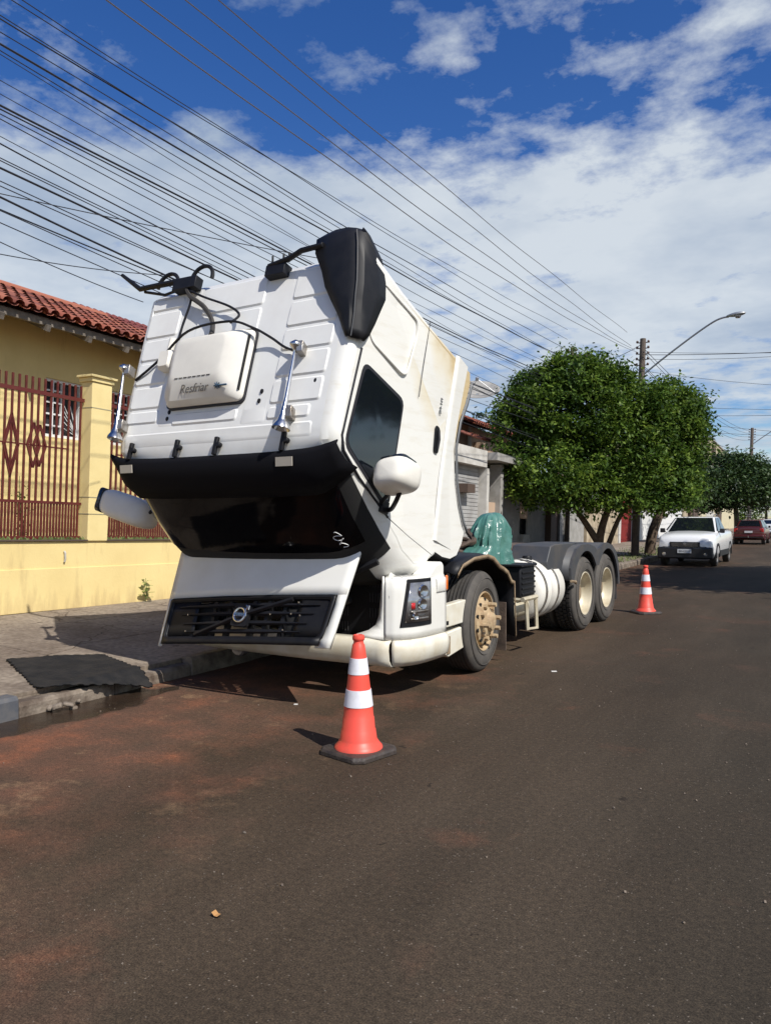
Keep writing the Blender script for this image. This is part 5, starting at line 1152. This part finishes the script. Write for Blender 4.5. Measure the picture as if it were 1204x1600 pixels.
# utility poles, lamp and wires
def pole(loc, h, label, lamp=False, w=.135, lean=0.):
    r = empty('utility_pole', loc, (PLUMB[0], PLUMB[1]+R(lean), 0)); tag(r, label, 'utility pole', 'poles carrying the street wires')
    g = MB(); g.tube([(0, 0, -.2), (0, 0, h)], [w, w*.72], 10); g.build('post', 'pole_wood', r)
    g = MB(); g.box((0, 0, h-.35), (1.5, .09, .11)); g.build('crossarm', 'pole_wood', r) if not lamp else None
    for k in range(5):
        for s_ in (1, -1):
            g = MB(); z = h-.12-.20*k; g.lathe([(0, .06), (.035, .055), (.045, .03), (.03, .02), (.05, 0), (.03, -.03), (0, -.03)], c=(s_*(w+.05), 0, z), n=10); g.box((s_*(w*.6), 0, z-.02), (.14, .03, .03)); g.build('insulator', 'porcelain', r)
    g = MB(); g.box((0, 0, h-1.6), (w*3, w*2.6, .05)); g.box((0, 0, h-2.2), (w*3, w*2.6, .05))
    for k in range(4): g.box((.0, 0, 1.5+.16*k), (w*3.4, w*2.2, .022))
    g.build('clamp', 'galv', r)
    if lamp:
        P_ = [(.1, -.02, h-1.25), (.75, -.1, h-.75), (1.7, -.2, h-.07), (2.3, -.3, h+.30), (2.6, -.35, h+.41), (2.8, -.35, h+.43)]
        g = MB(); g.tube(curve(P_, 5), .032, 8); a = g.build('lamp_arm', 'galv', r)
        g = MB(); c = Vector((3.0, -.38, h+.45)); rws = []
        for i in range(13):
            t = i/12; x = -.28+.60*t; rr = .135*math.sin(math.pi*min(1, t*1.0))**.5*(1-.25*(1-t)) if 0 < t < 1 else .012
            rws.append([(c.x+x, c.y+rr*math.cos(2*math.pi*k/14), c.z+rr*.62*math.sin(2*math.pi*k/14)+.06*t) for k in range(14)])
        g.grid(rws, closed=True); hd_ = g.build('lamp_head', 'galv', r, smooth=60)
        g = MB(); g.lathe([(0, -.08), (.07, -.07), (.10, -.02), (.10, .0)], c=(c.x+.08, c.y, c.z-.02), n=16); g.build('lens', 'lamp_glass', hd_)
    return r
pole((-5.5, 28.1, .1), 7.75, 'near utility pole rising from the tree crowns with a long curved lamp arm', True, .14, .6)
pole((-8.0, 28.3, .1), 7.75, 'slim service post whose tip pokes out of the big tree crown', False, .09)
pole((-4.35, 66, .1), 8.4, 'far utility pole standing beyond the dark rounded tree', True, .16, .5)
def plane_pt(x, y, X):
    d_ = FW+RTv*((x-602)/1202)+Vector((0, 0, (809-y)/1202)); t = X/d_.x; return d_.y*t, 1.5+d_.z*t
wl_ = [((170, 0), (602, 312), 7.35, 1), ((222, 0), (602, 286), 7.45, 1), ((287, 0), (602, 250), 7.6, 1), ((340, 0), (602, 217), 7.75, 1),
       ((17, 0), (602, 357), 6.95, 0), ((37, 0), (602, 363), 6.85, 0), ((0, 27), (602, 390), 6.75, 2), ((0, 22), (550, 368), 6.7, 0),
       ((0, 50), (500, 350), 6.6, 0), ((0, 70), (515, 366), 6.4, 3), ((0, 80), (500, 374), 6.3, 0), ((0, 125), (500, 396), 6.15, 4), ((0, 145), (440, 385), 6.1, 4),
       ((0, 163), (460, 399), 6.0, 3), ((0, 170), (455, 402), 5.95, 2), ((0, 179), (440, 405), 5.9, 0), ((0, 187), (425, 410), 5.8, 0), ((0, 213), (388, 413), 5.7, 4), ((0, 223), (372, 420), 5.6, 2),
       ((0, 245), (365, 424), 5.55, 0), ((0, 250), (355, 426), 5.5, 0), ((0, 263), (345, 425), 5.45, 3), ((0, 284), (300, 420), 5.4, 0), ((0, 291), (295, 419), 5.35, 0), ((0, 307), (255, 428), 5.3, 3), ((0, 326), (250, 431), 5.2, 2), ((0, 347), (195, 434), 5.1, 0), ((0, 85), (420, 345), 6.5, 4), ((0, 330), (240, 436), 5.15, 0)]
RAD = {0: .0064, 1: .0068, 2: .0090, 3: .0132, 4: .0048}
KL = {0: 'thin black wire', 1: 'pale aluminium wire', 2: 'medium black cable', 3: 'thick black cable', 4: 'very thin dark wire'}
wi = []
for k, (a, b, ze, kind) in enumerate(wl_):
    X = -7.75 if kind != 1 else -5.4-.12*(k % 4); ya, za = plane_pt(*a, X); yb, zb = plane_pt(*b, X); ye = 28.1 if kind == 1 else 27.6
    A3 = np.array([[ya*ya, ya, 1], [yb*yb, yb, 1], [ye*ye, ye, 1]]); co = np.linalg.solve(A3, np.array([za, zb, ze]))
    if kind != 1:
        q = .0012; m_ = np.polyfit([ya, yb], [za-q*ya*ya, zb-q*yb*yb], 1); co = np.array([q, *m_]); print('cable end z', round(float(co[0]*ye*ye+co[1]*ye+co[2]), 2))
    elif co[0] < 0 or co[0] > .012:      # keep a believable sag
        q = min(.012, max(.0006, co[0])); m_ = np.polyfit([ya, yb], [za-q*ya*ya, zb-q*yb*yb], 1); co = np.array([q, *m_])
    g = MB(); jit = random.Random(k); pts = [(X+.02*math.sin(y*.9+k), y, co[0]*y*y+co[1]*y+co[2]) for y in np.linspace(-3, ye, 40)]
    g.tube(pts, RAD[kind], 5, caps=False); o = g.build('overhead_cable', 'wire_alu' if kind == 1 else 'wire', None); wi.append(o)
    rank = ['first', 'second', 'third', 'fourth', 'fifth', 'sixth', 'seventh', 'eighth', 'ninth', 'tenth', 'eleventh', 'twelfth']
    if kind == 1: lab = '%s wire, %s from left of the four reaching the pole top' % ('pale aluminium', ['first', 'second', 'third', 'fourth'][k])
    else: lab = None
    tag(o, lab, 'cable', 'overhead cables strung along the pavement'); o['_y'] = float(a[1]-a[0]); o['_k'] = kind
# name the dark cables by their order down the left edge of the view, kind by kind
for kind in (0, 2, 3, 4):
    grp = sorted([o for o in wi if o['_k'] == kind], key=lambda o: o['_y'])
    names = ['topmost', 'second from top', 'third from top', 'fourth from top', 'fifth from top', 'sixth from top', 'seventh from top', 'eighth from top', 'ninth from top', 'tenth from top', 'eleventh from top', 'twelfth from top', 'thirteenth from top', 'fourteenth from top', 'lowest']
    for i, o in enumerate(grp): o['label'] = '%s overhead, %s of its kind at the left edge' % (KL[kind], names[i] if i < len(grp)-1 else 'lowest')
for o in wi: del o['_y']; del o['_k']
def span(a, b, sag, r, lab, n=20, m='wire'):
    g = MB(); a = Vector(a); b = Vector(b); g.tube([a+(b-a)*i/n-Vector((0, 0, sag*4*(i/n)*(1-i/n))) for i in range(n+1)], r, 5, caps=False); tag(g.build('overhead_cable', m, None), lab, 'cable', 'cables around the lamp pole')
top = Vector((-5.3, 28.1, 7.6))
T2 = Vector((-4.1, 66, 8.2))
for k, (z1, z2, dx, lb) in enumerate(((0, 0, 0, 'highest cable from the lamp pole on to the far pole'), (-.25, -.2, .1, 'second cable from the lamp pole on to the far pole'), (-.5, -.4, -.1, 'third cable from the lamp pole on to the far pole'), (-.8, -.6, .1, 'fourth cable from the lamp pole on to the far pole'), (-1.3, -1.2, 0, 'fifth cable from the lamp pole on to the far pole'), (-1.9, -1.9, .1, 'lowest cable from the lamp pole on to the far pole'))):
    span(top+Vector((dx, 0, z1)), T2+Vector((dx, 0, z2)), .6+.1*k, .010, lb)
for k, (dz, e, sg_, lb) in enumerate(((-.35, (9, 31.5, 7.7), .35, 'dark cable running level to the right from the lamp pole'), (-.25, (9, 27, 6.4), .3, 'cable sloping down to the right from the lamp pole'), (-.5, (9, 24, 6.6), .5, 'lower slack cable leaving the lamp pole to the right'), (-.9, (9, 36, 6.6), .6, 'slack thin cable crossing the street behind the lamp arm'))):
    span(top+Vector((0, 0, dz)), e, sg_, .011 if k == 0 else .007, lb)
for k, (a, b, sg_, lb) in enumerate((((-4.6, 44, 7.3), (10, 47, 7.6), .4, 'upper thin cable crossing the street above the red car'), ((-4.6, 44, 6.9), (10, 43, 6.9), .3, 'second thin cable crossing the street above the red car'), ((-4.6, 44, 6.4), (10, 50, 6.1), .5, 'third thin cable crossing the street above the red car'), ((-4.6, 44, 6.0), (10, 52, 5.8), .2, 'lowest thin cable crossing the street above the red car'))):
    span(a, b, sg_, .010, lb)
span((-8.0, 28.3, 7.2), top+Vector((0, 0, .0)), .25, .010, 'short curved cable between the slim post and the lamp pole')
span(on_wall(-2, 2, 4.9)+Vector((0, -6, .1)), Vector((-5.6, 10, 5.2)), .15, .006, 'thin service cable rising across the others above the yellow roof')
span(plane_pt(0, 378, -6.5) and Vector((-6.5, *plane_pt(0, 378, -6.5))), Vector((-6.5, *plane_pt(224, 472, -6.5))), .02, .005, 'thin drop wire falling toward the truck roof from the left edge')
span(Vector((-6.6, *plane_pt(0, 397, -6.6))), Vector((-6.6, *plane_pt(260, 430, -6.6))), .03, .005, 'nearly level drop wire above the red tiled roof')

# ------------------------------------------------------------------ houses further up the street
def house(name, loc, label): r = plumb(name, loc); tag(r, label, 'house' if 'wall' not in name else 'wall'); return r
def bx(r, nm, m, a, b, **k): g = MB(); g.bb(a, b); return g.build(nm, m, r, smooth=0, **k)
hs = house('garage_house', (-8.7, 17.0, .2), 'house with a stained white lintel over a grey slatted garage shutter and tiled upper floor')
bx(hs, 'lintel', 'concrete_white', (-.35, -.5, 2.92), (.05, 4.75, 3.42)); bx(hs, 'side_pier', 'beige_wall', (-.3, -1.0, -.2), (.04, -.5, 3.9))
bx(hs, 'wall', 'concrete_grey', (-9, 4.9, -.2), (-.5, 12.6, 3.2))
sh = bx(hs, 'garage_shutter', 'shutter_grey', (-.30, -.5, -.2), (-.22, 4.75, 2.915))
g = MB()
for k in range(26): g.bb((-.222, -.49, -.1+.115*k), (-.205, 4.74, -.1+.115*k+.085))
g.build('slat', 'shutter_grey', sh, smooth=0)
g = MB(); g.bb((-.2, 3.2, 2.1), (.1, 3.75, 2.35)); g.build('mail_box', 'brown_dark', hs, smooth=0)
bx(hs, 'pier', 'concrete_white', (-.3, 4.75, -.2), (.06, 4.95, 2.9)); bx(hs, 'infill_panel', 'beige_wall', (-.26, 4.955, .9), (-.1, 5.9, 1.9)); bx(hs, 'pier', 'concrete_grey', (-.3, 5.9, -.2), (.06, 6.15, 3.1))
bx(hs, 'opening_shade', 'black_matte', (-.6, 4.955, -.2), (-.55, 5.9, 2.9)); bx(hs, 'roof_slab', 'concrete_grey', (-3, 4.80, 3.15), (.35, 8.0, 3.38)); bx(hs, 'roof_slab', 'concrete_grey', (-3, -.5, 3.43), (-.36, 4.79, 3.52))  # the black sheet stands for the shade inside the recess
for y0, y1 in ((6.2, 8.3), (9.1, 11.2)):
    gt = bx(hs, 'metal_gate', 'gate_grey', (-.16, y0, .1), (-.12, y1, 2.75)); g = MB()
    n = int((y1-y0)/.09)
    for k in range(n): g.bb((-.12, y0+.02+.09*k, .12), (-.095, y0+.065+.09*k, 2.73))
    g.build('corrugation', 'gate_grey', gt, smooth=0)
bx(hs, 'lower_wall', 'concrete_grey', (-.2, 8.32, -.2), (.02, 9.08, .9)); bx(hs, 'infill_panel', 'beige_wall', (-.2, 8.32, 1.45), (-.1, 9.08, 2.1)); bx(hs, 'pier', 'brown_dark', (-.25, 11.25, -.2), (.1, 11.8, 3.0))
bx(hs, 'upper_wall', 'beige_wall', (-7, 7.5, 3.2), (-2.55, 16, 4.85)); w_ = bx(hs, 'window', 'brown_dark', (-2.56, 10.4, 3.5), (-2.5, 11.0, 4.2)); bx(hs, 'downpipe', 'concrete_white', (-2.5, 9.2, 3.2), (-2.42, 9.35, 4.8)); bx(hs, 'upper_pier', 'beige_wall', (-2.55, 9.9, 3.2), (-2.2, 10.15, 4.3))
g = MB(); tile_roof(g, -2.0, 4.80, -4.8, 5.9, 7.0, 16.4); g.build('roof', 'tile', hs, smooth=50, recalc=False)
g = MB(); g.add([(-2.05, 7, 4.76), (-2.05, 16.4, 4.76), (-4.8, 16.4, 5.84), (-4.8, 7, 5.84), (-7.6, 16.4, 4.76), (-7.6, 7, 4.76)], [(0, 1, 2, 3), (3, 2, 4, 5)]); g.add([(-2.5, 7.5, 4.8), (-4.8, 7.5, 5.8), (-7, 7.5, 4.8)], [(0, 1, 2)]); g.build('roof_deck', 'brown_dark', hs, smooth=0, solid=.03)
g = MB(); tile_roof(g, -1.2, 4.05, -2.5, 4.5, 7.2, 9.6); rf2 = g.build('porch_roof', 'tile', hs, smooth=50, recalc=False)
# dish on the roof
ds = empty('satellite_dish', (-10.7, 24.4, 5.0)); tag(ds, 'pale mesh satellite dish on a thin mast above the red tiled roof', 'satellite dish')
g = MB(); g.tube([(0, 0, -.4), (0, 0, 1.0)], .022, 8); g.tube([(0, 0, 1.0), (.2, -.1, 1.25)], .015, 6); g.build('mast', 'galv', ds)
g = MB(); pr = [(.04+.75*k/8, .18*(k/8)**2) for k in range(9)]; g.lathe(pr, n=28); dsh = g.build('reflector', 'concrete_grey', ds, solid=.012); dsh.location = (.62, .25, .75); dsh.rotation_euler = (R(28), R(14), 0)
g = MB()
for a in (0, 120, 240): g.tube([(.7*math.cos(R(a)), .7*math.sin(R(a)), .17), (0, 0, .55)], .012, 5)
g.lathe([(0, .62), (.06, .6), (.06, .5), (0, .48)], n=12); fd = g.build('feed_horn', 'galv', ds); fd.location = dsh.location; fd.rotation_euler = dsh.rotation_euler

hb = house('brown_walled_house', (-8.7, 29.2, .15), 'dark shaded house front with a narrow pale door strip behind the big tree')
bx(hb, 'wall', 'brown_dark', (-8, 0, -.2), (-.2, 4.3, 3.0)); bx(hb, 'door_strip', 'gate_grey', (-.19, .9, .1), (-.1, 1.4, 2.3)); bx(hb, 'street_wall', 'concrete_grey', (-.18, 1.45, -.2), (0, 4.2, 1.9))
hd = house('tan_garden_wall', (-8.7, 33.9, .15), 'tan weathered garden wall with mossy streaks beyond the brown house'); bx(hd, 'wall_face', 'tan_wall', (-.25, 0, -.2), (0, 6.2, 2.2)); bx(hd, 'coping', 'concrete_grey', (-.3, 0, 2.2), (.04, 6.2, 2.28)); hd['category'] = 'wall'
hrd = house('red_gate_house', (-8.7, 40.4, .15), 'white house front with a red barred street gate')
gt = bx(hrd, 'street_gate', 'gate_red', (-.2, .2, .05), (-.15, 3.6, 2.8)); g = MB()
for k in range(22): g.bb((-.15, .25+.155*k, .06), (-.12, .31+.155*k, 2.78))
g.build('gate_bar', 'gate_red', gt, smooth=0); bx(hrd, 'wall', 'concrete_white', (-8, -.2, 2.81), (-.1, 3.8, 3.3)); bx(hrd, 'pier', 'concrete_white', (-.3, 3.62, -.2), (.05, 4.1, 2.8)); bx(hrd, 'pier', 'concrete_white', (-.3, -.25, -.2), (.05, .19, 2.8))
hw = house('white_walled_house', (-8.7, 45, .1), 'long bright white street wall of a house behind the white pickup'); wl__ = bx(hw, 'street_wall', 'white_frame', (-.25, 0, -.3), (0, 17, 3.1)); bx(hw, 'house_block', 'concrete_white', (-8, 1, -.3), (-2, 16, 3.8)); bx(hw, 'meter_box', 'gate_grey', (.001, 8, 1.6), (.08, 9.6, 1.9))
for k in range(3): bx(hw, 'window_grille', 'brown_dark', (.002, 2.2+4.4*k, 2.1), (.05, 4.0+4.4*k, 2.16))
ho = house('ochre_walled_house', (-8.7, 62.6, .1), 'ochre house front with a dark recessed gate'); bx(ho, 'street_wall', 'tan_wall', (-.25, 0, -.4), (0, 11, 3.6)); bx(ho, 'gate', 'brown_dark', (.001, 5, 0), (.06, 8.5, 2.9))
hc = house('cream_walled_house', (-8.7, 74, .1), 'pale cream street wall with white gate beside the far tree trunk'); bx(hc, 'street_wall', 'cream_wall', (-.25, 0, -.6), (0, 40, 3.2)); bx(hc, 'gate', 'concrete_white', (.001, 3, -.4), (.06, 9, 2.2)); bx(hc, 'pier', 'brown_dark', (.0, 11, -.5), (.3, 14, 3.0))
hk = house('khaki_block', (-9.3, 84, 0), 'tall plain khaki building rising behind the far trees'); bx(hk, 'wall', 'khaki_wall', (-12, 0, -.5), (0, 26, 9.6)); bx(hk, 'parapet', 'concrete_grey', (-12.1, -.1, 9.6), (.1, 26.1, 9.75)); bx(hk, 'pilaster', 'brown_dark', (.001, 1.5, 0), (.25, 3.2, 9.0))
# grass and dry leaves under the trees
g = MB()
for k in range(3800):
    y = random.uniform(22, 40); x = float(kx(y))-.2-abs(random.gauss(0, 1.0)); s_ = random.uniform(.02, .05)
    if x < -8.5: continue
    z = pavez(x, y); a = random.uniform(0, 6.28); g.add([(x-s_*.5*math.cos(a), y-s_*.5*math.sin(a), z), (x+s_*.5*math.cos(a), y+s_*.5*math.sin(a), z), (x+random.uniform(-.03, .03), y, z+s_*random.uniform(.4, 1.6))], [(0, 1, 2)])
tag(g.build('verge_grass', 'weed', None, smooth=0, recalc=False), 'short dry grass and weeds under the street trees', 'grass', kind='stuff')

# ------------------------------------------------------------------ vehicles
def car(name, loc, rz, label, paint, kind):
    r = empty(name, loc, (0, 0, rz)); tag(r, label, 'pickup' if kind == 'pickup' else 'car')
    # y = length (front at -), z up; station: y, z bottom, z shoulder, half width
    if kind == 'pickup': st = [(-2.22, .42, .70, .60), (-2.18, .32, .86, .76), (-2.0, .26, .95, .82), (-1.5, .24, 1.00, .84), (-1.05, .24, 1.05, .85), (0, .25, 1.07, .85), (.8, .26, 1.08, .85), (1.9, .32, 1.08, .84), (2.2, .38, 1.06, .82), (2.24, .42, 1.0, .80)]
    else: st = [(-1.9, .42, .62, .60), (-1.86, .32, .74, .74), (-1.6, .24, .86, .80), (-1.0, .22, .93, .82), (0, .22, .96, .82), (1.2, .24, .98, .82), (1.7, .30, 1.0, .80), (1.86, .36, .96, .76), (1.90, .42, .82, .70)]
    def sec(y, zb, zs, hw):
        P_ = [(.0, zb), (.80, zb), (.95, zb+.06), (1.0, zb+.2), (1.0, (zb+zs)/2), (.985, zs-.14), (.955, zs-.05), (.88, zs-.005), (.5, zs+.025), (0, zs+.035)]
        L_ = [(q[0]*hw, y, q[1]) for q in P_]; return L_+[(-x, yy, z) for x, yy, z in L_[-2:0:-1]]
    # wheel cut-outs approximated by dark arches set just outside the flank
    g = MB(); g.grid([sec(*q) for q in st], closed=True); n = len(sec(*st[0])); g.f.append(tuple(range(n))); g.mi.append(0); g.f.append(tuple((len(st)-1)*n+k for k in range(n))[::-1]); g.mi.append(0)
    body = g.build('body', paint, r, smooth=50)
    gh = [(-1.08, 1.06, .74), (-.30, 1.50, .58), (.45, 1.50, .58), (.72, 1.07, .74)] if kind == 'pickup' else [(-.98, .93, .72), (-.25, 1.38, .55), (1.15, 1.36, .54), (1.72, 1.0, .68)]
    if kind == 'pickup': gh = [(-1.10, 1.05, .75), (-.34, 1.52, .60), (.50, 1.54, .60), (.66, 1.08, .76)]
    (y0, z0, w0), (y1, z1, w1), (y2, z2, w2), (y3, z3, w3) = gh; zb = z0-.04
    V = [(-w0-.04, y0, zb), (w0+.04, y0, zb), (w1, y1, z1), (-w1, y1, z1), (-w2, y2, z2), (w2, y2, z2), (w3+.03, y3, zb), (-w3-.03, y3, zb)]
    g = MB(); g.add(V, [(0, 1, 2, 3), (3, 2, 5, 4), (4, 5, 6, 7), (1, 6, 5, 2), (0, 3, 4, 7)]); cabn = g.build('cabin', paint, r, smooth=0, bevel=.05, seg=3)
    def pane(vs, nm, sh=.88, off=.02, sh2=None):
        vs = [Vector(v) for v in vs]; c = sum(vs, Vector())/len(vs); n_ = (vs[1]-vs[0]).cross(vs[2]-vs[0]).normalized()
        if n_.dot(c-Vector((0, (y1+y2)/2, 1.1))) < 0: n_ = -n_
        g = MB(); g.add([c+(v-c)*sh+n_*off*.4 for v in vs]+[c+(v-c)*sh+n_*off*-.5 for v in vs], [tuple(range(len(vs))), tuple(range(len(vs), 2*len(vs)))[::-1]]+[(i, (i+1) % len(vs), len(vs)+(i+1) % len(vs), len(vs)+i) for i in range(len(vs))]); g.build(nm, 'glass_dark', cabn, smooth=0)
    pane([V[0], V[1], V[2], V[3]], 'windscreen', .90); pane([V[7], V[6], V[5], V[4]], 'rear_window', .86)
    for q in ([V[1], V[6], V[5], V[2]], [V[0], V[7], V[4], V[3]]):
        a, b, c, d = [Vector(v) for v in q]; zc = Vector((0, 0, .06))
        m1 = a*.55+b*.45; m2 = d*.5+c*.5
        pane([a+zc, m1+zc, m2, d], 'side_glass', .86); pane([m1+zc, b+zc, c, m2], 'side_glass', .86)
    for wy in ((-1.42, 1.35) if kind == 'pickup' else (-1.25, 1.2)):
        for s_ in (1, -1):
            hw = .82 if kind == 'pickup' else .79; rr = .31 if kind == 'pickup' else .28
            w = empty('wheel', (s_*hw, wy, rr)); w.parent = r
            g = MB(); g.lathe([(rr*.62, .0*s_), (rr*.8, .015*s_), (rr*.95, .0), (rr, -.03*s_), (rr, -.16*s_), (rr*.9, -.19*s_), (rr*.5, -.19*s_)], axis='x', n=28); g.build('tyre', 'rubber', w)
            g = MB(); g.lathe([(rr*.63, .0), (rr*.55, -.02*s_), (rr*.2, .0), (0, .005*s_)], axis='x', n=20); g.build('rim', 'steel', w)
            g = MB(); g.lathe([(rr*1.0, .03*s_+.0), (rr*1.2, .032*s_), (rr*1.22, -.05*s_)], c=(s_*(hw+.01), wy, rr+.03), axis='x', n=24, a0=-.2, a1=math.pi+.2)
            # the arch band opens downwards: rotate so its middle is on top
            vs = []
            for v in g.v: vs.append(v)
            g.v = vs; g.build('wheel_arch', 'car_black' if kind == 'pickup' else paint, body)
    yf, yr_ = st[0][0], st[-1][0]
    if kind == 'pickup':
        g = MB(); g.bb((-.80, yf-.04, .24), (.80, yf+.34, .60)); g.build('front_bumper', 'car_black', r, bevel=.05, seg=3)
        g = MB(); g.bb((-.44, yf-.02, .605), (.44, yf+.2, .76)); gl = g.build('front_grille', 'car_black', r, bevel=.02)
        for k in range(4): g = MB(); g.bb((-.38, yf-.03, .625+.03*k), (.38, yf-.021, .635+.03*k)); g.build('grille_bar', 'steel', gl, smooth=0)
        g = MB(); g.lathe([(0, -.012), (.04, -.01), (.045, 0)], c=(0, yf-.022, .70), axis='y', n=16); g.build('emblem', 'steel', gl)
        for s_ in (1, -1):
            g = MB(); g.add([(s_*.44, yf-.01, .60), (s_*.72, yf+.08, .60), (s_*.78, yf+.22, .68), (s_*.76, yf+.22, .84), (s_*.46, yf+.02, .76)]+[(s_*.44, yf+.2, .60), (s_*.66, yf+.3, .60), (s_*.7, yf+.4, .68), (s_*.7, yf+.4, .82), (s_*.46, yf+.2, .76)], [(0, 1, 2, 3, 4), (9, 8, 7, 6, 5)]+[(i, (i+1) % 5, 5+(i+1) % 5, 5+i) for i in range(5)]); g.build('headlight', 'lamp_glass', r, bevel=.01)
            g = MB(); g.lathe([(0, -.01), (.05, -.008), (.06, .01)], c=(s_*.60, yf-.045, .38), axis='y', n=14); g.build('fog_light', 'lamp_glass', r)
            g = MB(); g.bb((s_*.90-.07, -.98, 1.02), (s_*.90+.07, -.86, 1.16)); g.bb((s_*.80-.04, -.93, 1.03), (s_*.84+.03, -.88, 1.08)); g.build('door_mirror', 'car_black', r, bevel=.03, seg=3)
            g = MB(); g.tube([(s_*.56, -.25, 1.545), (s_*.56, -.2, 1.60), (s_*.56, .4, 1.61), (s_*.56, .5, 1.56)], .018, 6); g.build('roof_rail', 'steel', cabn)
            g = MB(); g.bb((s_*.846, -1.0, .30), (s_*.86, 1.0, .48)); g.build('side_cladding', 'car_black', r, smooth=0)
        g = MB(); g.bb((-.20, yf-.06, .42), (.20, yf-.045, .54)); pl = g.build('number_plate', 'plate', r, smooth=0); text_mesh('BRA2E19', .085, 'ink', 'lettering', pl, frame_mtx((0, yf-.063, .475), (1, 0, 0), (0, 0, 1)), .001)
        g = MB(); g.tube([(0, .3, 1.53), (0, .45, 1.85)], .006, 5); g.build('antenna', 'car_black', cabn)
        g = MB(); g.bb((-.72, .80, 1.095), (.72, 2.12, 1.12)); g.build('bed_cover', 'car_black', r, smooth=0)
    else:
        g = MB(); g.bb((-.76, yr_-.28, .36), (.76, yr_+.05, .56)); g.build('rear_bumper', paint, r, bevel=.05, seg=3); g = MB(); g.bb((-.75, yr_+.04, .38), (.75, yr_+.058, .44)); g.build('bumper_strip', 'car_black', r, smooth=0)
        g = MB(); g.bb((-.2, yr_-.05, .66), (.2, yr_+.045, .77)); g.build('number_plate', 'plate', r, smooth=0)
        for s_ in (1, -1):
            g = MB(); g.bb((s_*.55, yr_-.20, .70), (s_*.76, yr_+.0, .90)); g.build('tail_light', 'red_lens', r, bevel=.02)
            g = MB(); g.bb((s_*.84-.06, -.80, .92), (s_*.84+.06, -.70, 1.04)); g.build('door_mirror', 'car_black', r, bevel=.02)
        g = MB(); g.tube([(.0, yr_+.05, .40), (0, yr_+.16, .40), (0, yr_+.17, .47)], .02, 8); g.lathe([(0, .5), (.03, .49), (.03, .46), (0, .45)], c=(0, yr_+.17, 0), n=12); g.build('tow_ball', 'steel', r)
    return r
car('parked_pickup', (-3.35, 27.3, 0), R(-2.0), 'white compact pickup with black bumper parked facing us beneath the trees', 'car_white', 'pickup')
car('parked_car', (-3.05, 49.2, 0), R(178), 'dark red hatchback parked beyond the pickup with its tail towards us', 'car_red', 'hatch')
car('parked_car', (-2.7, 66.5, 0), R(178), 'small white car half cut by the right edge, past the red hatchback', 'car_white', 'hatch')

# keep every tree of objects at thing > part > sub-part
def depth(o):
    d = 1
    while o.parent: o = o.parent; d += 1
    return d
bpy.context.view_layer.update()
kids = {}
for o in list(C.objects):
    if o.parent: kids.setdefault(o.parent.name, []).append(o)
for o in list(C.objects):
    if o.parent and depth(o) == 3 and kids.get(o.name):
        if o.parent.name.startswith('wheel'):
            for c in kids[o.name]: c.parent = o.parent
        else:
            root = o
            while root.parent: root = root.parent
            o.parent = root
for o in C.objects:
    if depth(o) > 3: print('TOO DEEP', o.name)
